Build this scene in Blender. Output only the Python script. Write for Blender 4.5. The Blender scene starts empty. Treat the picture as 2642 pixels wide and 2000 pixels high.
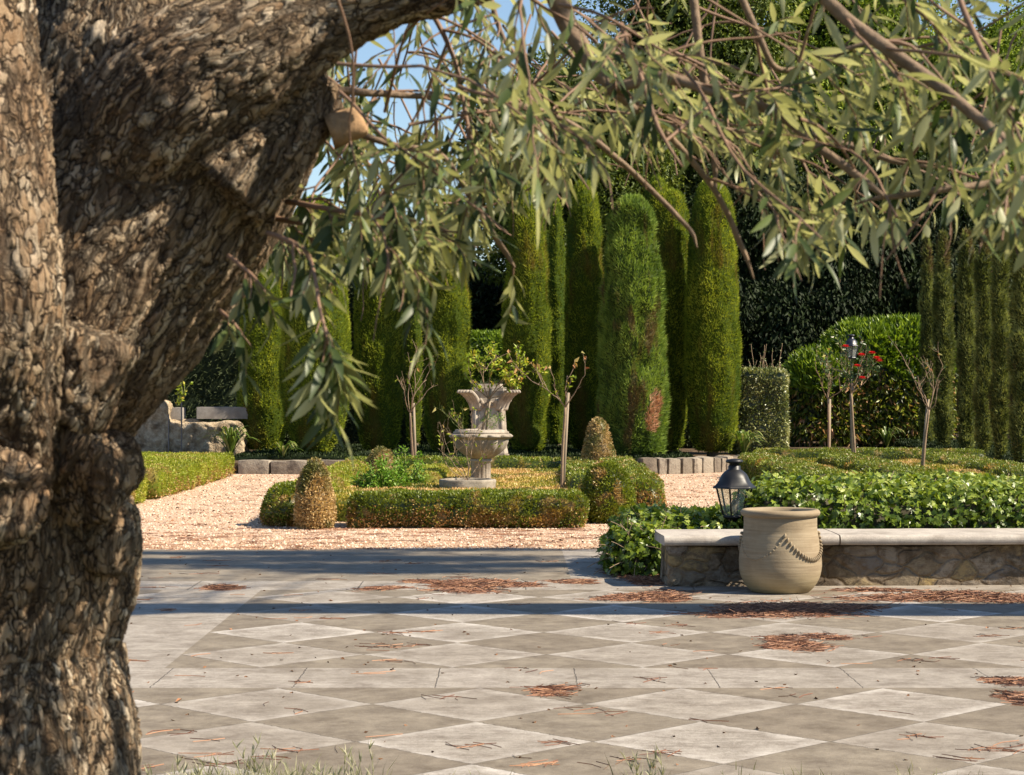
import bpy, math, random
import numpy as np
from mathutils import Vector
R = math.radians
rng = np.random.default_rng(11)
random.seed(5)
# ------------------------------------------------------------------ camera, sky, sun, exposure
sc = bpy.context.scene
F = 5150.0; CX = 1321.0; CY = 1000.0; H = 1.5; K = 2642/2211.0
cam = bpy.data.cameras.new('camera'); co = bpy.data.objects.new('camera', cam)
sc.collection.objects.link(co); sc.camera = co
co.location = (0, 0, H); co.rotation_euler = (R(90), 0, 0)
cam.sensor_width = 36; cam.lens = 36*F/2642; cam.clip_end = 3000; cam.clip_start = 0.05
cam.dof.use_dof = True; cam.dof.focus_distance = 19; cam.dof.aperture_fstop = 20
world = bpy.data.worlds.new("World"); sc.world = world; world.use_nodes = True
wn = world.node_tree; bg = wn.nodes['Background']
sky = wn.nodes.new('ShaderNodeTexSky'); sky.sky_type = 'NISHITA'; sky.sun_disc = False
SUN_EL, SUN_AZ = 44.0, 16.0          # azimuth: degrees from +X towards -Y (towards the camera)
sky.sun_elevation = R(SUN_EL); sky.sun_rotation = R(90+SUN_AZ)
sky.air_density = 1.0; sky.dust_density = 0.15; sky.ozone_density = 2.0
wn.links.new(sky.outputs[0], bg.inputs['Color']); bg.inputs['Strength'].default_value = 0.075
sl = bpy.data.lights.new('sun', 'SUN'); so = bpy.data.objects.new('sun', sl); sc.collection.objects.link(so)
sl.energy = 4.9; sl.angle = R(0.5); sl.color = (1.0, 0.885, 0.70)
sd = Vector((math.cos(R(SUN_EL))*math.cos(R(SUN_AZ)), -math.cos(R(SUN_EL))*math.sin(R(SUN_AZ)), math.sin(R(SUN_EL))))
so.rotation_euler = sd.to_track_quat('Z', 'Y').to_euler(); so.location = (20, 0, 20)
sc.view_settings.view_transform = 'Standard'; sc.view_settings.look = 'None'
sc.view_settings.gamma = 1.0; sc.view_settings.exposure = 1.05
sc.cycles.use_denoising = True
sc.cycles.max_bounces = 8; sc.cycles.transmission_bounces = 6; sc.cycles.transparent_max_bounces = 8
sc.cycles.caustics_reflective = False; sc.cycles.caustics_refractive = False

def P(px, py, Y): return np.array([(px-CX)/F*Y, Y, H-(py-CY)/F*Y])     # photo point at a known distance
def PV(vx, vy, Y): return P(vx*K, vy*K, Y)
# ------------------------------------------------------------------ helpers
C = sc.collection
def tag(o, label=None, cat=None, group=None, kind=None):
    if label: o['label'] = label
    if cat: o['category'] = cat
    if group: o['group'] = group
    if kind: o['kind'] = kind
    return o
def thing(name, loc, label, cat, group=None):
    o = bpy.data.objects.new(name, None); C.objects.link(o); o.location = tuple(float(x) for x in loc)
    o.empty_display_size = 0.1
    return tag(o, label, cat, group)

def _h(i, j, k, s):
    n = (i*374761393 + j*668265263 + k*2147483647 + s*1274126177) & 0xFFFFFFFF
    n = ((n ^ (n >> 13))*1274126177) & 0xFFFFFFFF
    return ((n ^ (n >> 16)) & 0xFFFF)/65535.0
def vn(Pt, s=0):
    Pt = np.asarray(Pt, float); fl = np.floor(Pt); f = Pt-fl; f = f*f*(3-2*f); I = fl.astype(np.int64)
    i, j, k = I[..., 0], I[..., 1], I[..., 2]; r = 0
    for a in (0, 1):
        wa = f[..., 0] if a else 1-f[..., 0]
        for b in (0, 1):
            wb = f[..., 1] if b else 1-f[..., 1]
            for c in (0, 1):
                wc = f[..., 2] if c else 1-f[..., 2]
                r = r + wa*wb*wc*_h(i+a, j+b, k+c, s)
    return r*2-1
def fbm(Pt, o=3, s=0):
    r = 0; a = 1.0; t = 0
    for q in range(o):
        r = r + a*vn(np.asarray(Pt)*(2**q), s+q*7); t += a; a *= .5
    return r/t
def unit(v): return v/np.maximum(np.linalg.norm(v, axis=-1, keepdims=True), 1e-9)

class M:
    """collects geometry, builds ONE mesh object"""
    def __init__(s): s.V = []; s.G = []; s.A = []; s.n = 0; s.O = []
    def add(s, V, Fc, mi=0, rnd=0.5, smooth=False):
        V = np.asarray(V, float).reshape(-1, 3)
        s.V.append(V); s.A.append(np.full(len(V), rnd) if np.isscalar(rnd) else np.asarray(rnd, float))
        if isinstance(Fc, np.ndarray): s.G.append((Fc+s.n, mi, smooth))
        else:
            for k in sorted(set(len(f) for f in Fc)):
                s.G.append((np.array([f for f in Fc if len(f) == k])+s.n, mi, smooth))
        s.n += len(V); return s
    def build(s, name, mats, parent=None, loc=None):
        V = np.concatenate(s.V)
        if parent is not None: off = np.array(parent.matrix_basis.translation if parent.parent is None else s_off(parent))
        elif loc is not None: off = np.asarray(loc, float)
        else: off = np.zeros(3)
        V = V-off
        me = bpy.data.meshes.new(name); me.vertices.add(len(V)); me.vertices.foreach_set('co', V.ravel().astype(np.float32))
        li = np.concatenate([g[0].ravel() for g in s.G]).astype(np.int32)
        lt = np.concatenate([np.full(len(g[0]), g[0].shape[1]) for g in s.G]).astype(np.int32)
        ls = np.concatenate([[0], np.cumsum(lt)[:-1]]).astype(np.int32)
        me.loops.add(len(li)); me.loops.foreach_set('vertex_index', li)
        me.polygons.add(len(lt)); me.polygons.foreach_set('loop_start', ls); me.polygons.foreach_set('loop_total', lt)
        me.polygons.foreach_set('material_index', np.concatenate([np.full(len(g[0]), g[1]) for g in s.G]).astype(np.int32))
        me.polygons.foreach_set('use_smooth', np.concatenate([np.full(len(g[0]), g[2]) for g in s.G]).astype(bool))
        at = me.attributes.new('rnd', 'FLOAT', 'POINT'); at.data.foreach_set('value', np.concatenate(s.A).astype(np.float32))
        me.update(calc_edges=True)
        for m in (mats if isinstance(mats, (list, tuple)) else [mats]): me.materials.append(m)
        o = bpy.data.objects.new(name, me); C.objects.link(o)
        if parent is not None: o.parent = parent
        elif loc is not None: o.location = tuple(float(x) for x in loc)
        return o
def s_off(o):
    t = Vector((0, 0, 0))
    while o is not None: t = t+o.matrix_basis.translation; o = o.parent
    return np.array(t)

def sweep(pts, rad, n=10, cap=True, jit=0, seed=0):
    pts = np.asarray(pts, float); m = len(pts); rad = np.broadcast_to(np.asarray(rad, float), (m,))
    T = unit(np.gradient(pts, axis=0)); up = np.array([0, 0, 1.]) if abs(T[0, 2]) < .9 else np.array([1., 0, 0])
    a = unit(np.cross(T[0], up)); V = []
    th = np.linspace(0, 2*np.pi, n, endpoint=False)
    for i in range(m):
        a = unit(a-T[i]*np.dot(a, T[i])); b = np.cross(T[i], a)
        ring = pts[i]+rad[i]*(np.cos(th)[:, None]*a+np.sin(th)[:, None]*b)
        V.append(ring)
    V = np.concatenate(V)
    if jit: V = V+jit*np.stack([vn(V*30, seed+q) for q in range(3)], 1)
    i, j = np.meshgrid(np.arange(m-1), np.arange(n), indexing='ij')
    q = np.stack([i*n+j, i*n+(j+1) % n, (i+1)*n+(j+1) % n, (i+1)*n+j], -1).reshape(-1, 4)
    if not cap: return V, q
    V = np.concatenate([V, pts[:1], pts[-1:]]); c0, c1 = m*n, m*n+1
    jj = np.arange(n)
    t0 = np.stack([np.full(n, c0), (jj+1) % n, jj], 1); t1 = np.stack([np.full(n, c1), (m-1)*n+jj, (m-1)*n+(jj+1) % n], 1)
    return V, [tuple(x) for x in q]+[tuple(x) for x in t0]+[tuple(x) for x in t1]
def spline(p, n=8):
    p = np.asarray(p, float); q = np.concatenate([[2*p[0]-p[1]], p, [2*p[-1]-p[-2]]]); out = []
    for i in range(1, len(q)-2):
        for t in np.linspace(0, 1, n, endpoint=False):
            out.append(.5*((2*q[i])+(-q[i-1]+q[i+1])*t+(2*q[i-1]-5*q[i]+4*q[i+1]-q[i+2])*t*t+(-q[i-1]+3*q[i]-3*q[i+1]+q[i+2])*t**3))
    out.append(q[-2]); return np.array(out)
def lathe(prof, c, n=48, nz=None, noise=0, ns=2.0, seed=0, lean=(0, 0), sx=1, sy=1, streak=0):
    prof = np.asarray(prof, float)
    if nz:
        d = np.concatenate([[0], np.cumsum(np.linalg.norm(np.diff(prof, axis=0), axis=1))]); t = np.linspace(0, d[-1], nz)
        prof = np.stack([np.interp(t, d, prof[:, 0]), np.interp(t, d, prof[:, 1])], 1)
    m = len(prof); th = np.linspace(0, 2*np.pi, n, endpoint=False)
    z = prof[:, 1][:, None]+0*th; r = prof[:, 0][:, None]+0*th
    zz = (z-prof[0, 1])
    V = np.stack([c[0]+r*np.cos(th)*sx+lean[0]*zz, c[1]+r*np.sin(th)*sy+lean[1]*zz, c[2]+z], -1).reshape(-1, 3)
    if noise:
        dirv = np.stack([np.cos(th)+0*z, np.sin(th)+0*z, 0*z], -1).reshape(-1, 3)
        rr = np.minimum(1, r.reshape(-1, 1)/max(prof[:, 0].max()*.4, 1e-6))
        V = V+dirv*noise*rr*(fbm(V*ns, 3, seed)[:, None]+(streak*fbm(V*np.array([ns*4, ns*4, ns*.5]), 2, seed+3)[:, None] if streak else 0))
    i, j = np.meshgrid(np.arange(m-1), np.arange(n), indexing='ij')
    q = np.stack([i*n+j, i*n+(j+1) % n, (i+1)*n+(j+1) % n, (i+1)*n+j], -1).reshape(-1, 4)
    return V, q
def boxbody(x0, x1, y0, y1, z0, z1, seg=.08, r=.06, noise=.03, ns=4.0, seed=0, bottom=False):
    c = np.array([(x0+x1)/2, (y0+y1)/2, (z0+z1)/2]); h = np.array([x1-x0, y1-y0, z1-z0])/2
    Vs = []; Fs = []; n0 = 0
    for ax in range(3):
        for sg in (-1, 1):
            if ax == 2 and sg == -1 and not bottom: continue
            u, v = (ax+1) % 3, (ax+2) % 3
            nu = max(2, int(2*h[u]/seg)+1); nv = max(2, int(2*h[v]/seg)+1)
            a, b = np.meshgrid(np.linspace(-h[u], h[u], nu), np.linspace(-h[v], h[v], nv), indexing='ij')
            p = np.zeros((nu, nv, 3)); p[..., u] = a; p[..., v] = b; p[..., ax] = sg*h[ax]; p = p.reshape(-1, 3)
            i, j = np.meshgrid(np.arange(nu-1), np.arange(nv-1), indexing='ij')
            q = np.stack([i*nv+j, (i+1)*nv+j, (i+1)*nv+j+1, i*nv+j+1], -1).reshape(-1, 4)
            if sg == -1: q = q[:, ::-1]
            Vs.append(p); Fs.append(q+n0); n0 += len(p)
    V = np.concatenate(Vs); q = np.concatenate(Fs)
    rr = min(r, h.min()*.95); inner = np.clip(V, -(h-rr), h-rr); d = V-inner
    V = inner+unit(d)*rr+c
    if noise: V = V+noise*np.stack([fbm(V*ns, 3, seed+q_) for q_ in range(3)], 1)
    return V, q
def sample(V, Fq, n):
    Fq = np.asarray(Fq)
    T = np.concatenate([Fq[:, [0, 1, 2]], Fq[:, [0, 2, 3]]]) if Fq.shape[1] == 4 else Fq
    a, b, c = V[T[:, 0]], V[T[:, 1]], V[T[:, 2]]; N = np.cross(b-a, c-a); A = np.linalg.norm(N, axis=1)
    k = rng.choice(len(T), n, p=A/A.sum()); u, v = rng.random(n), rng.random(n); s = u+v > 1; u[s] = 1-u[s]; v[s] = 1-v[s]
    return a[k]+u[:, None]*(b-a)[k]+v[:, None]*(c-a)[k], unit(N[k])
TPL = {
 'tri': (np.array([[-.5, 0, 0], [.5, 0, 0], [0, 1, 0]]), np.array([[0, 1, 2]])),
 'leaf': (np.array([[0, 0, 0], [.5, .42, .12], [0, 1, 0], [-.5, .42, .12]]), np.array([[0, 1, 2, 3]])),
 'blade': (np.array([[-.5, 0, 0], [.5, 0, 0], [.38, .5, 0], [-.38, .5, 0], [0, 1, 0]]), [(0, 1, 2, 3), (3, 2, 4)]),
}
rows = [(0, .07), (.18, .62), (.42, 1.0), (.68, .82), (.88, .38), (1, .03)]
TPL['lance'] = (np.array([[s*w*.5, y, .10*abs(s)*w] for y, w in rows for s in (-1, 0, 1)]),
                np.array([[3*i+k, 3*i+k+1, 3*i+k+4, 3*i+k+3] for i in range(5) for k in (0, 1)]))
_iv = [(0, 0), (.34, -.10), (.52, .18), (.30, .32), (.46, .62), (.18, .60), (0, 1), (-.18, .60), (-.46, .62), (-.30, .32), (-.52, .18), (-.34, -.10)]
TPL['ivy'] = (np.array([[0, .28, 0]]+[[x, y, .10*abs(x)] for x, y in _iv]), np.array([[0, i+1, (i+1) % 12+1] for i in range(12)]))
def leaves(mb, pos, d, nrm, L, W, shape='leaf', mi=0, curl=None, rnd=None, smooth=False):
    n = len(pos)
    if n == 0: return
    tv, tf = TPL[shape]; d = unit(d); side = unit(np.cross(d, nrm)); up = np.cross(side, d)
    L = np.broadcast_to(L, (n,))[:, None, None]; W = np.broadcast_to(W, (n,))[:, None, None]
    x, y, z = tv[:, 0][None, :, None], tv[:, 1][None, :, None], tv[:, 2][None, :, None]
    V = pos[:, None]+side[:, None]*x*W+d[:, None]*y*L+up[:, None]*z*W
    if curl is not None: V = V-up[:, None]*(np.broadcast_to(curl, (n,))[:, None, None]*y*y*L)
    rnd = rng.random(n) if rnd is None else rnd; k = len(tv)
    base = (np.arange(n)*k)
    groups = [tf] if isinstance(tf, np.ndarray) else [np.array([f for f in tf if len(f) == q]) for q in sorted(set(map(len, tf)))]
    V = V.reshape(-1, 3); n0 = mb.n
    mb.V.append(V); mb.A.append(np.repeat(rnd, k)); mb.n += len(V)
    for g in groups: mb.G.append(((base[:, None, None]+g[None]).reshape(-1, g.shape[1])+n0, mi, smooth))
def rv(n): return unit(rng.normal(size=(n, 3)))

# ------------------------------------------------------------------ node helper
class NT:
    def __init__(s, name):
        s.m = bpy.data.materials.new(name); s.m.use_nodes = True; s.t = s.m.node_tree
        s.bsdf = s.t.nodes['Principled BSDF']; s.out = s.t.nodes['Material Output']
    def n(s, ty, **kw):
        x = s.t.nodes.new('ShaderNode'+ty)
        for k, v in kw.items(): setattr(x, k, v)
        return x
    def L(s, a, b):
        if hasattr(a, 'outputs'): a = a.outputs[0]
        s.t.links.new(a, b)
    def val(s, a, inp):
        if isinstance(a, (int, float, tuple, list)): inp.default_value = a
        elif a is not None: s.L(a, inp)
    def math(s, op, a, b=None, c=None, clamp=False):
        x = s.n('Math', operation=op, use_clamp=clamp)
        s.val(a, x.inputs[0])
        if b is not None: s.val(b, x.inputs[1])
        if c is not None: s.val(c, x.inputs[2])
        return x.outputs[0]
    def coord(s, scale=(1, 1, 1), rot=(0, 0, 0), loc=(0, 0, 0), src=None):
        if src is None: src = s.n('TexCoord').outputs['Object']
        m = s.n('Mapping'); s.L(src, m.inputs['Vector']); m.inputs['Scale'].default_value = scale
        m.inputs['Rotation'].default_value = rot; m.inputs['Location'].default_value = loc
        return m.outputs[0]
    def noise(s, vec, scale, detail=4, rough=.55, dist=0):
        x = s.n('TexNoise'); s.L(vec, x.inputs['Vector']); x.inputs['Scale'].default_value = scale
        x.inputs['Detail'].default_value = detail; x.inputs['Roughness'].default_value = rough; x.inputs['Distortion'].default_value = dist
        return x.outputs['Fac']
    def voro(s, vec, scale, feature='DISTANCE_TO_EDGE', out=0, rand=1.0):
        x = s.n('TexVoronoi', feature=feature); s.L(vec, x.inputs['Vector']); x.inputs['Scale'].default_value = scale
        x.inputs['Randomness'].default_value = rand
        return x.outputs[out]
    def ramp(s, fac, stops, interp='LINEAR'):
        x = s.n('ValToRGB'); s.L(fac, x.inputs[0]); x.color_ramp.interpolation = interp
        e = x.color_ramp.elements
        while len(e) < len(stops): e.new(.5)
        for k, (p, c) in enumerate(stops): e[k].position = p; e[k].color = (*c, 1) if len(c) == 3 else c
        return x.outputs[0]
    def mix(s, fac, a, b, mode='MIX'):
        x = s.n('MixRGB', blend_type=mode); s.val(fac, x.inputs[0])
        for v, i in ((a, 1), (b, 2)):
            if isinstance(v, tuple): x.inputs[i].default_value = (*v, 1) if len(v) == 3 else v
            else: s.L(v, x.inputs[i])
        return x.outputs[0]
    def sm(s, x, a, b):
        m = s.n('MapRange', interpolation_type='SMOOTHSTEP'); s.L(x, m.inputs[0]); m.inputs[1].default_value = a; m.inputs[2].default_value = b
        return m.outputs[0]
    def bump(s, h, dist=.01, strength=1.0, prev=None):
        b = s.n('Bump'); s.L(h, b.inputs['Height']); b.inputs['Distance'].default_value = dist; b.inputs['Strength'].default_value = strength
        if prev is not None: s.L(prev, b.inputs['Normal'])
        return b.outputs[0]
    def fin(s, col, rough=.8, nrm=None, spec=.3, metal=0):
        s.val((*col, 1) if isinstance(col, tuple) and len(col) == 3 else col, s.bsdf.inputs['Base Color'])
        s.val(rough, s.bsdf.inputs['Roughness']); s.bsdf.inputs['Specular IOR Level'].default_value = spec
        s.bsdf.inputs['Metallic'].default_value = metal
        if nrm is not None: s.L(nrm, s.bsdf.inputs['Normal'])
        return s.m
def foliage(name, stops, rough=.5, trans=.3, tcol=None, patch=None, spec=.4, back=None, patches=()):
    """leaf colour from the per-leaf random value, patches of other colour where the plant has them"""
    t = NT(name); a = t.n('Attribute', attribute_name='rnd').outputs['Fac']
    col = t.ramp(a, stops)
    for pc, scale, lo, hi, sc3, loc in patches:
        f = t.sm(t.noise(t.coord(scale=sc3, loc=loc), scale, 3), lo, hi)
        f = t.math('MULTIPLY', f, t.math('ADD', .55, t.math('MULTIPLY', a, .6)), clamp=True)
        col = t.mix(f, col, pc)
    if back:
        g = t.n('NewGeometry').outputs['Backfacing']; col = t.mix(g, col, t.ramp(a, back))
    t.fin(col, rough, spec=spec)
    if trans:
        tr = t.n('BsdfTranslucent'); t.L(t.mix(1.0, col, tcol or (1.0, 1.0, .55), 'MULTIPLY'), tr.inputs[0])
        mx = t.n('MixShader'); mx.inputs[0].default_value = trans
        t.L(t.bsdf, mx.inputs[1]); t.L(tr, mx.inputs[2]); t.L(mx, t.out.inputs['Surface'])
    return t.m
def plain(name, col, rough=.7, var=.25, scale=20, bump=.002, spec=.3, metal=0, sc3=(1, 1, 1)):
    t = NT(name); v = t.coord(sc3); f = t.noise(v, scale, 5)
    c = t.mix(f, tuple(x*(1-var) for x in col), tuple(min(1, x*(1+var)) for x in col))
    return t.fin(c, rough, t.bump(f, bump) if bump else None, spec, metal)

# ------------------------------------------------------------------ materials of the setting
def m_stone(name, c1, c2, c3, scale=6, bump=.012, fine=60):
    t = NT(name); v = t.coord(); f = t.noise(v, scale, 8, .65); g = t.noise(v, fine, 4); w = t.noise(v, scale*.35, 3)
    c = t.mix(t.sm(f, .38, .62), c1, c2); c = t.mix(t.sm(w, .5, .72), c, c3); c = t.mix(.35, c, t.ramp(g, [(.3, (.25, .25, .25)), (.7, (1, 1, 1))]), 'MULTIPLY')
    return t.fin(c, .9, t.bump(t.math('ADD', f, t.math('MULTIPLY', g, .3)), bump), .2)
MAT_STONE = m_stone('pale_stone', (0.259, 0.221, 0.175), (0.374, 0.325, 0.259), (0.173, 0.145, 0.117))
MAT_ROCK = m_stone('rough_rock', (.36, .27, .17), (.58, .47, .33), (.17, .12, .075), 9, .06, 40)
MAT_CURB = m_stone('curb_stone', (0.245, 0.200, 0.156), (0.360, 0.304, 0.240), (0.158, 0.131, 0.110), 5, .03, 40)
MAT_SLAB = m_stone('granite_slab', (0.302, 0.270, 0.240), (0.360, 0.325, 0.292), (0.259, 0.228, 0.207), 12, .004, 120)
MAT_URN = m_stone('carved_stone', (0.302, 0.249, 0.194), (0.432, 0.373, 0.305), (0.194, 0.159, 0.130), 7, .008, 70)

def m_paving(kind, x0=0, y0=0, D=1.0):
    t = NT('paving_'+kind); geo = t.n('NewGeometry').outputs['Position']
    sep = t.n('SeparateXYZ'); t.L(geo, sep.inputs[0]); X, Y = sep.outputs[0], sep.outputs[1]
    fine = t.noise(geo, 90, 3, .7); mid = t.noise(geo, 6, 5, .6); big = t.noise(geo, 1.3, 4)
    streak = t.noise(t.coord((1.2, 6, 1), src=geo), 5, 5)
    dark = t.mix(t.sm(mid, .3, .7), (0.183, 0.156, 0.121), (0.238, 0.207, 0.161))
    light = t.mix(t.sm(streak, .35, .68), (0.227, 0.204, 0.174), (0.345, 0.315, 0.281))
    light = t.mix(t.math('MULTIPLY', t.sm(fine, .45, .62), .6), light, (0.429, 0.400, 0.368))
    j = None
    wv = t.math('MULTIPLY', t.math('SUBTRACT', t.noise(geo, 22, 4, .7), .5), .03); X = t.math('ADD', X, wv); Y = t.math('ADD', Y, wv)
    if kind in ('upper', 'lower'):
        u = t.math('DIVIDE', t.math('SUBTRACT', X, x0), D); v = t.math('DIVIDE', t.math('SUBTRACT', Y, y0), D)
        a = t.math('ADD', u, v); b = t.math('SUBTRACT', u, v)
        fa, fb = t.math('FLOOR', a), t.math('FLOOR', b)
        par = t.math('ABSOLUTE', t.math('SUBTRACT', fa, fb)); par = t.math('MODULO', par, 2.0)
        isl = t.math('LESS_THAN', par, .5)
        da = t.math('ABSOLUTE', t.math('SUBTRACT', t.math('FRACT', a), .5)); db = t.math('ABSOLUTE', t.math('SUBTRACT', t.math('FRACT', b), .5))
        e = t.math('SUBTRACT', .5, t.math('MAXIMUM', da, db))       # distance to the tile edge
        wn_ = t.n('TexWhiteNoise'); cb = t.n('CombineXYZ'); t.L(fa, cb.inputs[0]); t.L(fb, cb.inputs[1]); t.L(cb.outputs[0], wn_.inputs['Vector'])
        pv = wn_.outputs['Value']
        ed = t.math('MULTIPLY', t.math('SUBTRACT', 1.0, t.sm(e, .01, .16)), t.sm(mid, .3, .6))
        light = t.mix(t.math('MULTIPLY', ed, .75), light, (0.512, 0.485, 0.455))
        light = t.mix(t.math('MULTIPLY', pv, .75), light, (0.219, 0.189, 0.152))
        dark = t.mix(t.math('MULTIPLY', pv, .5), dark, (0.162, 0.133, 0.099))
        col = t.mix(isl, dark, light); j = t.math('SUBTRACT', 1.0, t.sm(e, .0, .006))
    elif kind == 'grey':
        st = t.sm(t.noise(t.coord((.5, 7, 1), src=geo, rot=(0, 0, .12)), 1.6, 4), .63, .67)
        col = t.mix(t.math('MULTIPLY', st, .6), dark, (.34, .32, .29))
    else:
        col = t.mix(.35, light, (0.293, 0.263, 0.228))
        if kind == 'band': g = t.math('DIVIDE', t.math('SUBTRACT', X, .326), .71)
        elif kind == 'side': g = t.math('DIVIDE', Y, 1.42)
        else: g = t.math('DIVIDE', t.math('SUBTRACT', X, .1), 1.25)
        d = t.math('ABSOLUTE', t.math('SUBTRACT', t.math('FRACT', g), .5)); j = t.sm(d, .4935, .4985)
        wn_ = t.n('TexWhiteNoise', noise_dimensions='1D'); t.L(t.math('FLOOR', t.math('ADD', g, 0.5)), wn_.inputs['W'])
        col = t.mix(t.math('MULTIPLY', wn_.outputs['Value'], .3), col, (0.208, 0.184, 0.154))
    st2 = t.noise(geo, 4.5, 9, .78); col = t.mix(.8, col, t.ramp(st2, [(.34, (.52, .45, .38)), (.5, (.98, .94, .90)), (.66, (1.36, 1.33, 1.30))]), 'MULTIPLY'); blot = t.sm(big, .5, .75); col = t.mix(t.math('MULTIPLY', blot, .55), col, (.16, .13, .095))
    light_ = None; spk = t.sm(t.noise(geo, 210, 2, .8), .35, .65); col = t.mix(.28, col, t.mix(spk, (.45, .45, .45), (1.25, 1.25, 1.25)), 'MULTIPLY'); spots = t.math('SUBTRACT', 1.0, t.sm(t.voro(geo, 9, 'F1'), .035, .06)); col = t.mix(t.math('MULTIPLY', spots, .5), col, (.10, .07, .05))
    if j is not None: col = t.mix(t.math('MULTIPLY', j, .75), col, (.085, .07, .055))
    h = t.math('ADD', t.math('MULTIPLY', fine, .6), t.math('MULTIPLY', mid, .5))
    if j is not None: h = t.math('SUBTRACT', h, j)
    return t.fin(col, t.math('ADD', .5, t.math('MULTIPLY', fine, .35)), t.bump(h, .004), .3)

def m_gravel():
    t = NT('gravel'); v = t.n('NewGeometry').outputs['Position']
    cell = t.voro(v, 55, 'F1', 1); d = t.voro(v, 55, 'F1', 0); mid = t.noise(v, 3, 5, .65); lit = t.noise(t.coord((1.6, 5, 1), src=v), 4, 6, .7)
    sep = t.n('SeparateColor'); t.L(cell, sep.inputs[0])
    c = t.ramp(sep.outputs[0], [(0, (.27, .16, .10)), (.35, (.48, .32, .215)), (.7, (.64, .46, .335)), (1, (.80, .64, .51))])
    c = t.mix(t.math('MULTIPLY', t.sm(mid, .48, .7), .45), c, (.33, .19, .10))
    c = t.mix(t.math('MULTIPLY', t.sm(lit, .58, .7), .6), c, (.36, .19, .09))
    # more litter near the paving edge
    sepp = t.n('SeparateXYZ'); t.L(v, sepp.inputs[0]); near = t.math('SUBTRACT', 1.0, t.sm(sepp.outputs[1], 18.6, 20.6))
    c = t.mix(t.math('MULTIPLY', t.math('MULTIPLY', near, t.sm(lit, .36, .6)), .75), c, (.34, .18, .09))
    return t.fin(c, .9, t.bump(t.math('ADD', t.math('MULTIPLY', d, -1.0), t.math('MULTIPLY', lit, .3)), .015), .15)
def m_soil(name, a, b, s=8):
    t = NT(name); v = t.n('NewGeometry').outputs['Position']; f = t.noise(v, s, 8, .7)
    return t.fin(t.mix(t.sm(f, .35, .65), a, b), .95, t.bump(f, .03), .1)

def sheet(name, rects, mats, z, kind='structure', seg=None):
    mb = M()
    for x0, x1, y0, y1, mi in rects: mb.add([(x0, y0, z), (x1, y0, z), (x1, y1, z), (x0, y1, z)], [(0, 1, 2, 3)], mi)
    return tag(mb.build(name, mats), kind=kind)
sheet('ground', [(-400, 400, -60, 900, 0)], m_soil('soil', (.10, .07, .045), (.19, .14, .09)), -.02)
sheet('gravel_path', [(-13, 9.5, 18.42, 34.9, 0), (3, 9.5, 34.9, 39.5, 0), (.95, 9.5, 15.5, 18.42, 0)], m_gravel(), .0)
PX0, UY0, UY1 = -1.85, 10.66, 14.74
pm = [m_paving('lower', -1.66, 9.42, 1.0), m_paving('band'), m_paving('upper', -1.85, UY0+.51, 1.02), m_paving('side'), m_paving('grey'), m_paving('strip')]
sheet('paving', [(-9, 9, 7.55, 9.93, 0), (-9, PX0-.73, 9.93, 10.63, 0), (PX0-.73, 9, 9.93, 10.63, 1), (PX0, 9, 10.63, UY1, 2), (PX0-.73, PX0, 10.63, UY1, 3),
                 (-9, PX0-.73, 10.63, UY1, 2), (-9, .95, UY1, 15.42, 5), (.95, 9, UY1, 15.3, 5), (-9, .46, 15.42, 18.42, 4), (.46, .95, 15.42, 18.42, 3)], pm, .006)
MAT_SOIL2 = m_soil('bed_soil', (.05, .035, .022), (.13, .09, .055))
mb = M(); 
for bx0, bx1, by0 in ((-14, 2.6, 34.85), (2.6, 3.6, 35.6), (3.6, 4.3, 36.7), (4.3, 5.15, 38.0)): V, q = boxbody(bx0, bx1+.05, by0, 62+bx0*.01, -.1, .2, .6, .05, .05, 1.2); mb.add(V, q, smooth=True)

tag(mb.build('planting_bed', MAT_SOIL2), kind='structure')
mb = M(); V, q = boxbody(5.3, 30, 39.6, 62, -.1, .08, .6, .05, .05, 1.2); mb.add(V, q, smooth=True)
V, q = boxbody(9.6, 30, 15, 39.6, -.1, .08, .6, .05, .05, 1.2); mb.add(V, q, smooth=True)
tag(mb.build('soil_bank', MAT_SOIL2), kind='structure')
# ------------------------------------------------------------------ plants: materials
G_CY = foliage('cypress_green', [(0, (.020, .034, .006)), (.42, (.17, .23, .022)), (1, (.46, .49, .06))], .8, .36, spec=.1,
               patches=[((.20, .12, .03), 1.3, .56, .72, (1.6, 1.6, .45), (3, 1, 2)), ((.05, .10, .02), .9, .5, .7, (1, 1, .6), (0, 7, 2))])
G_CYN = foliage('narrow_cypress_green', [(0, (.020, .030, .010)), (.5, (.12, .14, .036)), (1, (.34, .36, .12))], .75, .3, spec=.15,
                patches=[((.13, .09, .045), 1.4, .56, .70, (2, 2, .7), (1, 1, 2))])
G_CYG = foliage('shaggy_cypress_green', [(0, (.020, .030, .010)), (.45, (.125, .20, .034)), (1, (.34, .44, .085))], .75, .3, spec=.15,
                patches=[((.16, .11, .05), 1.7, .56, .66, (2, 2, .5), (5, 1, 2))])
G_RUST = foliage('dead_cypress_needles', [(0, (.38, .19, .10)), (1, (.80, .50, .32))], .85, .1, spec=.1)
G_BOX = foliage('box_leaves', [(0, (.03, .045, .004)), (.45, (.13, .17, .010)), (.85, (.26, .30, .028)), (1, (.46, .44, .12))], .4, .3, spec=.5,
                patches=[((.42, .23, .045), 1.6, .57, .71, (1, 1, 1.3), (0, 0, 0)), ((.46, .30, .12), 5, .56, .68, (1, 1, 1), (3, 4, 0))])
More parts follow.
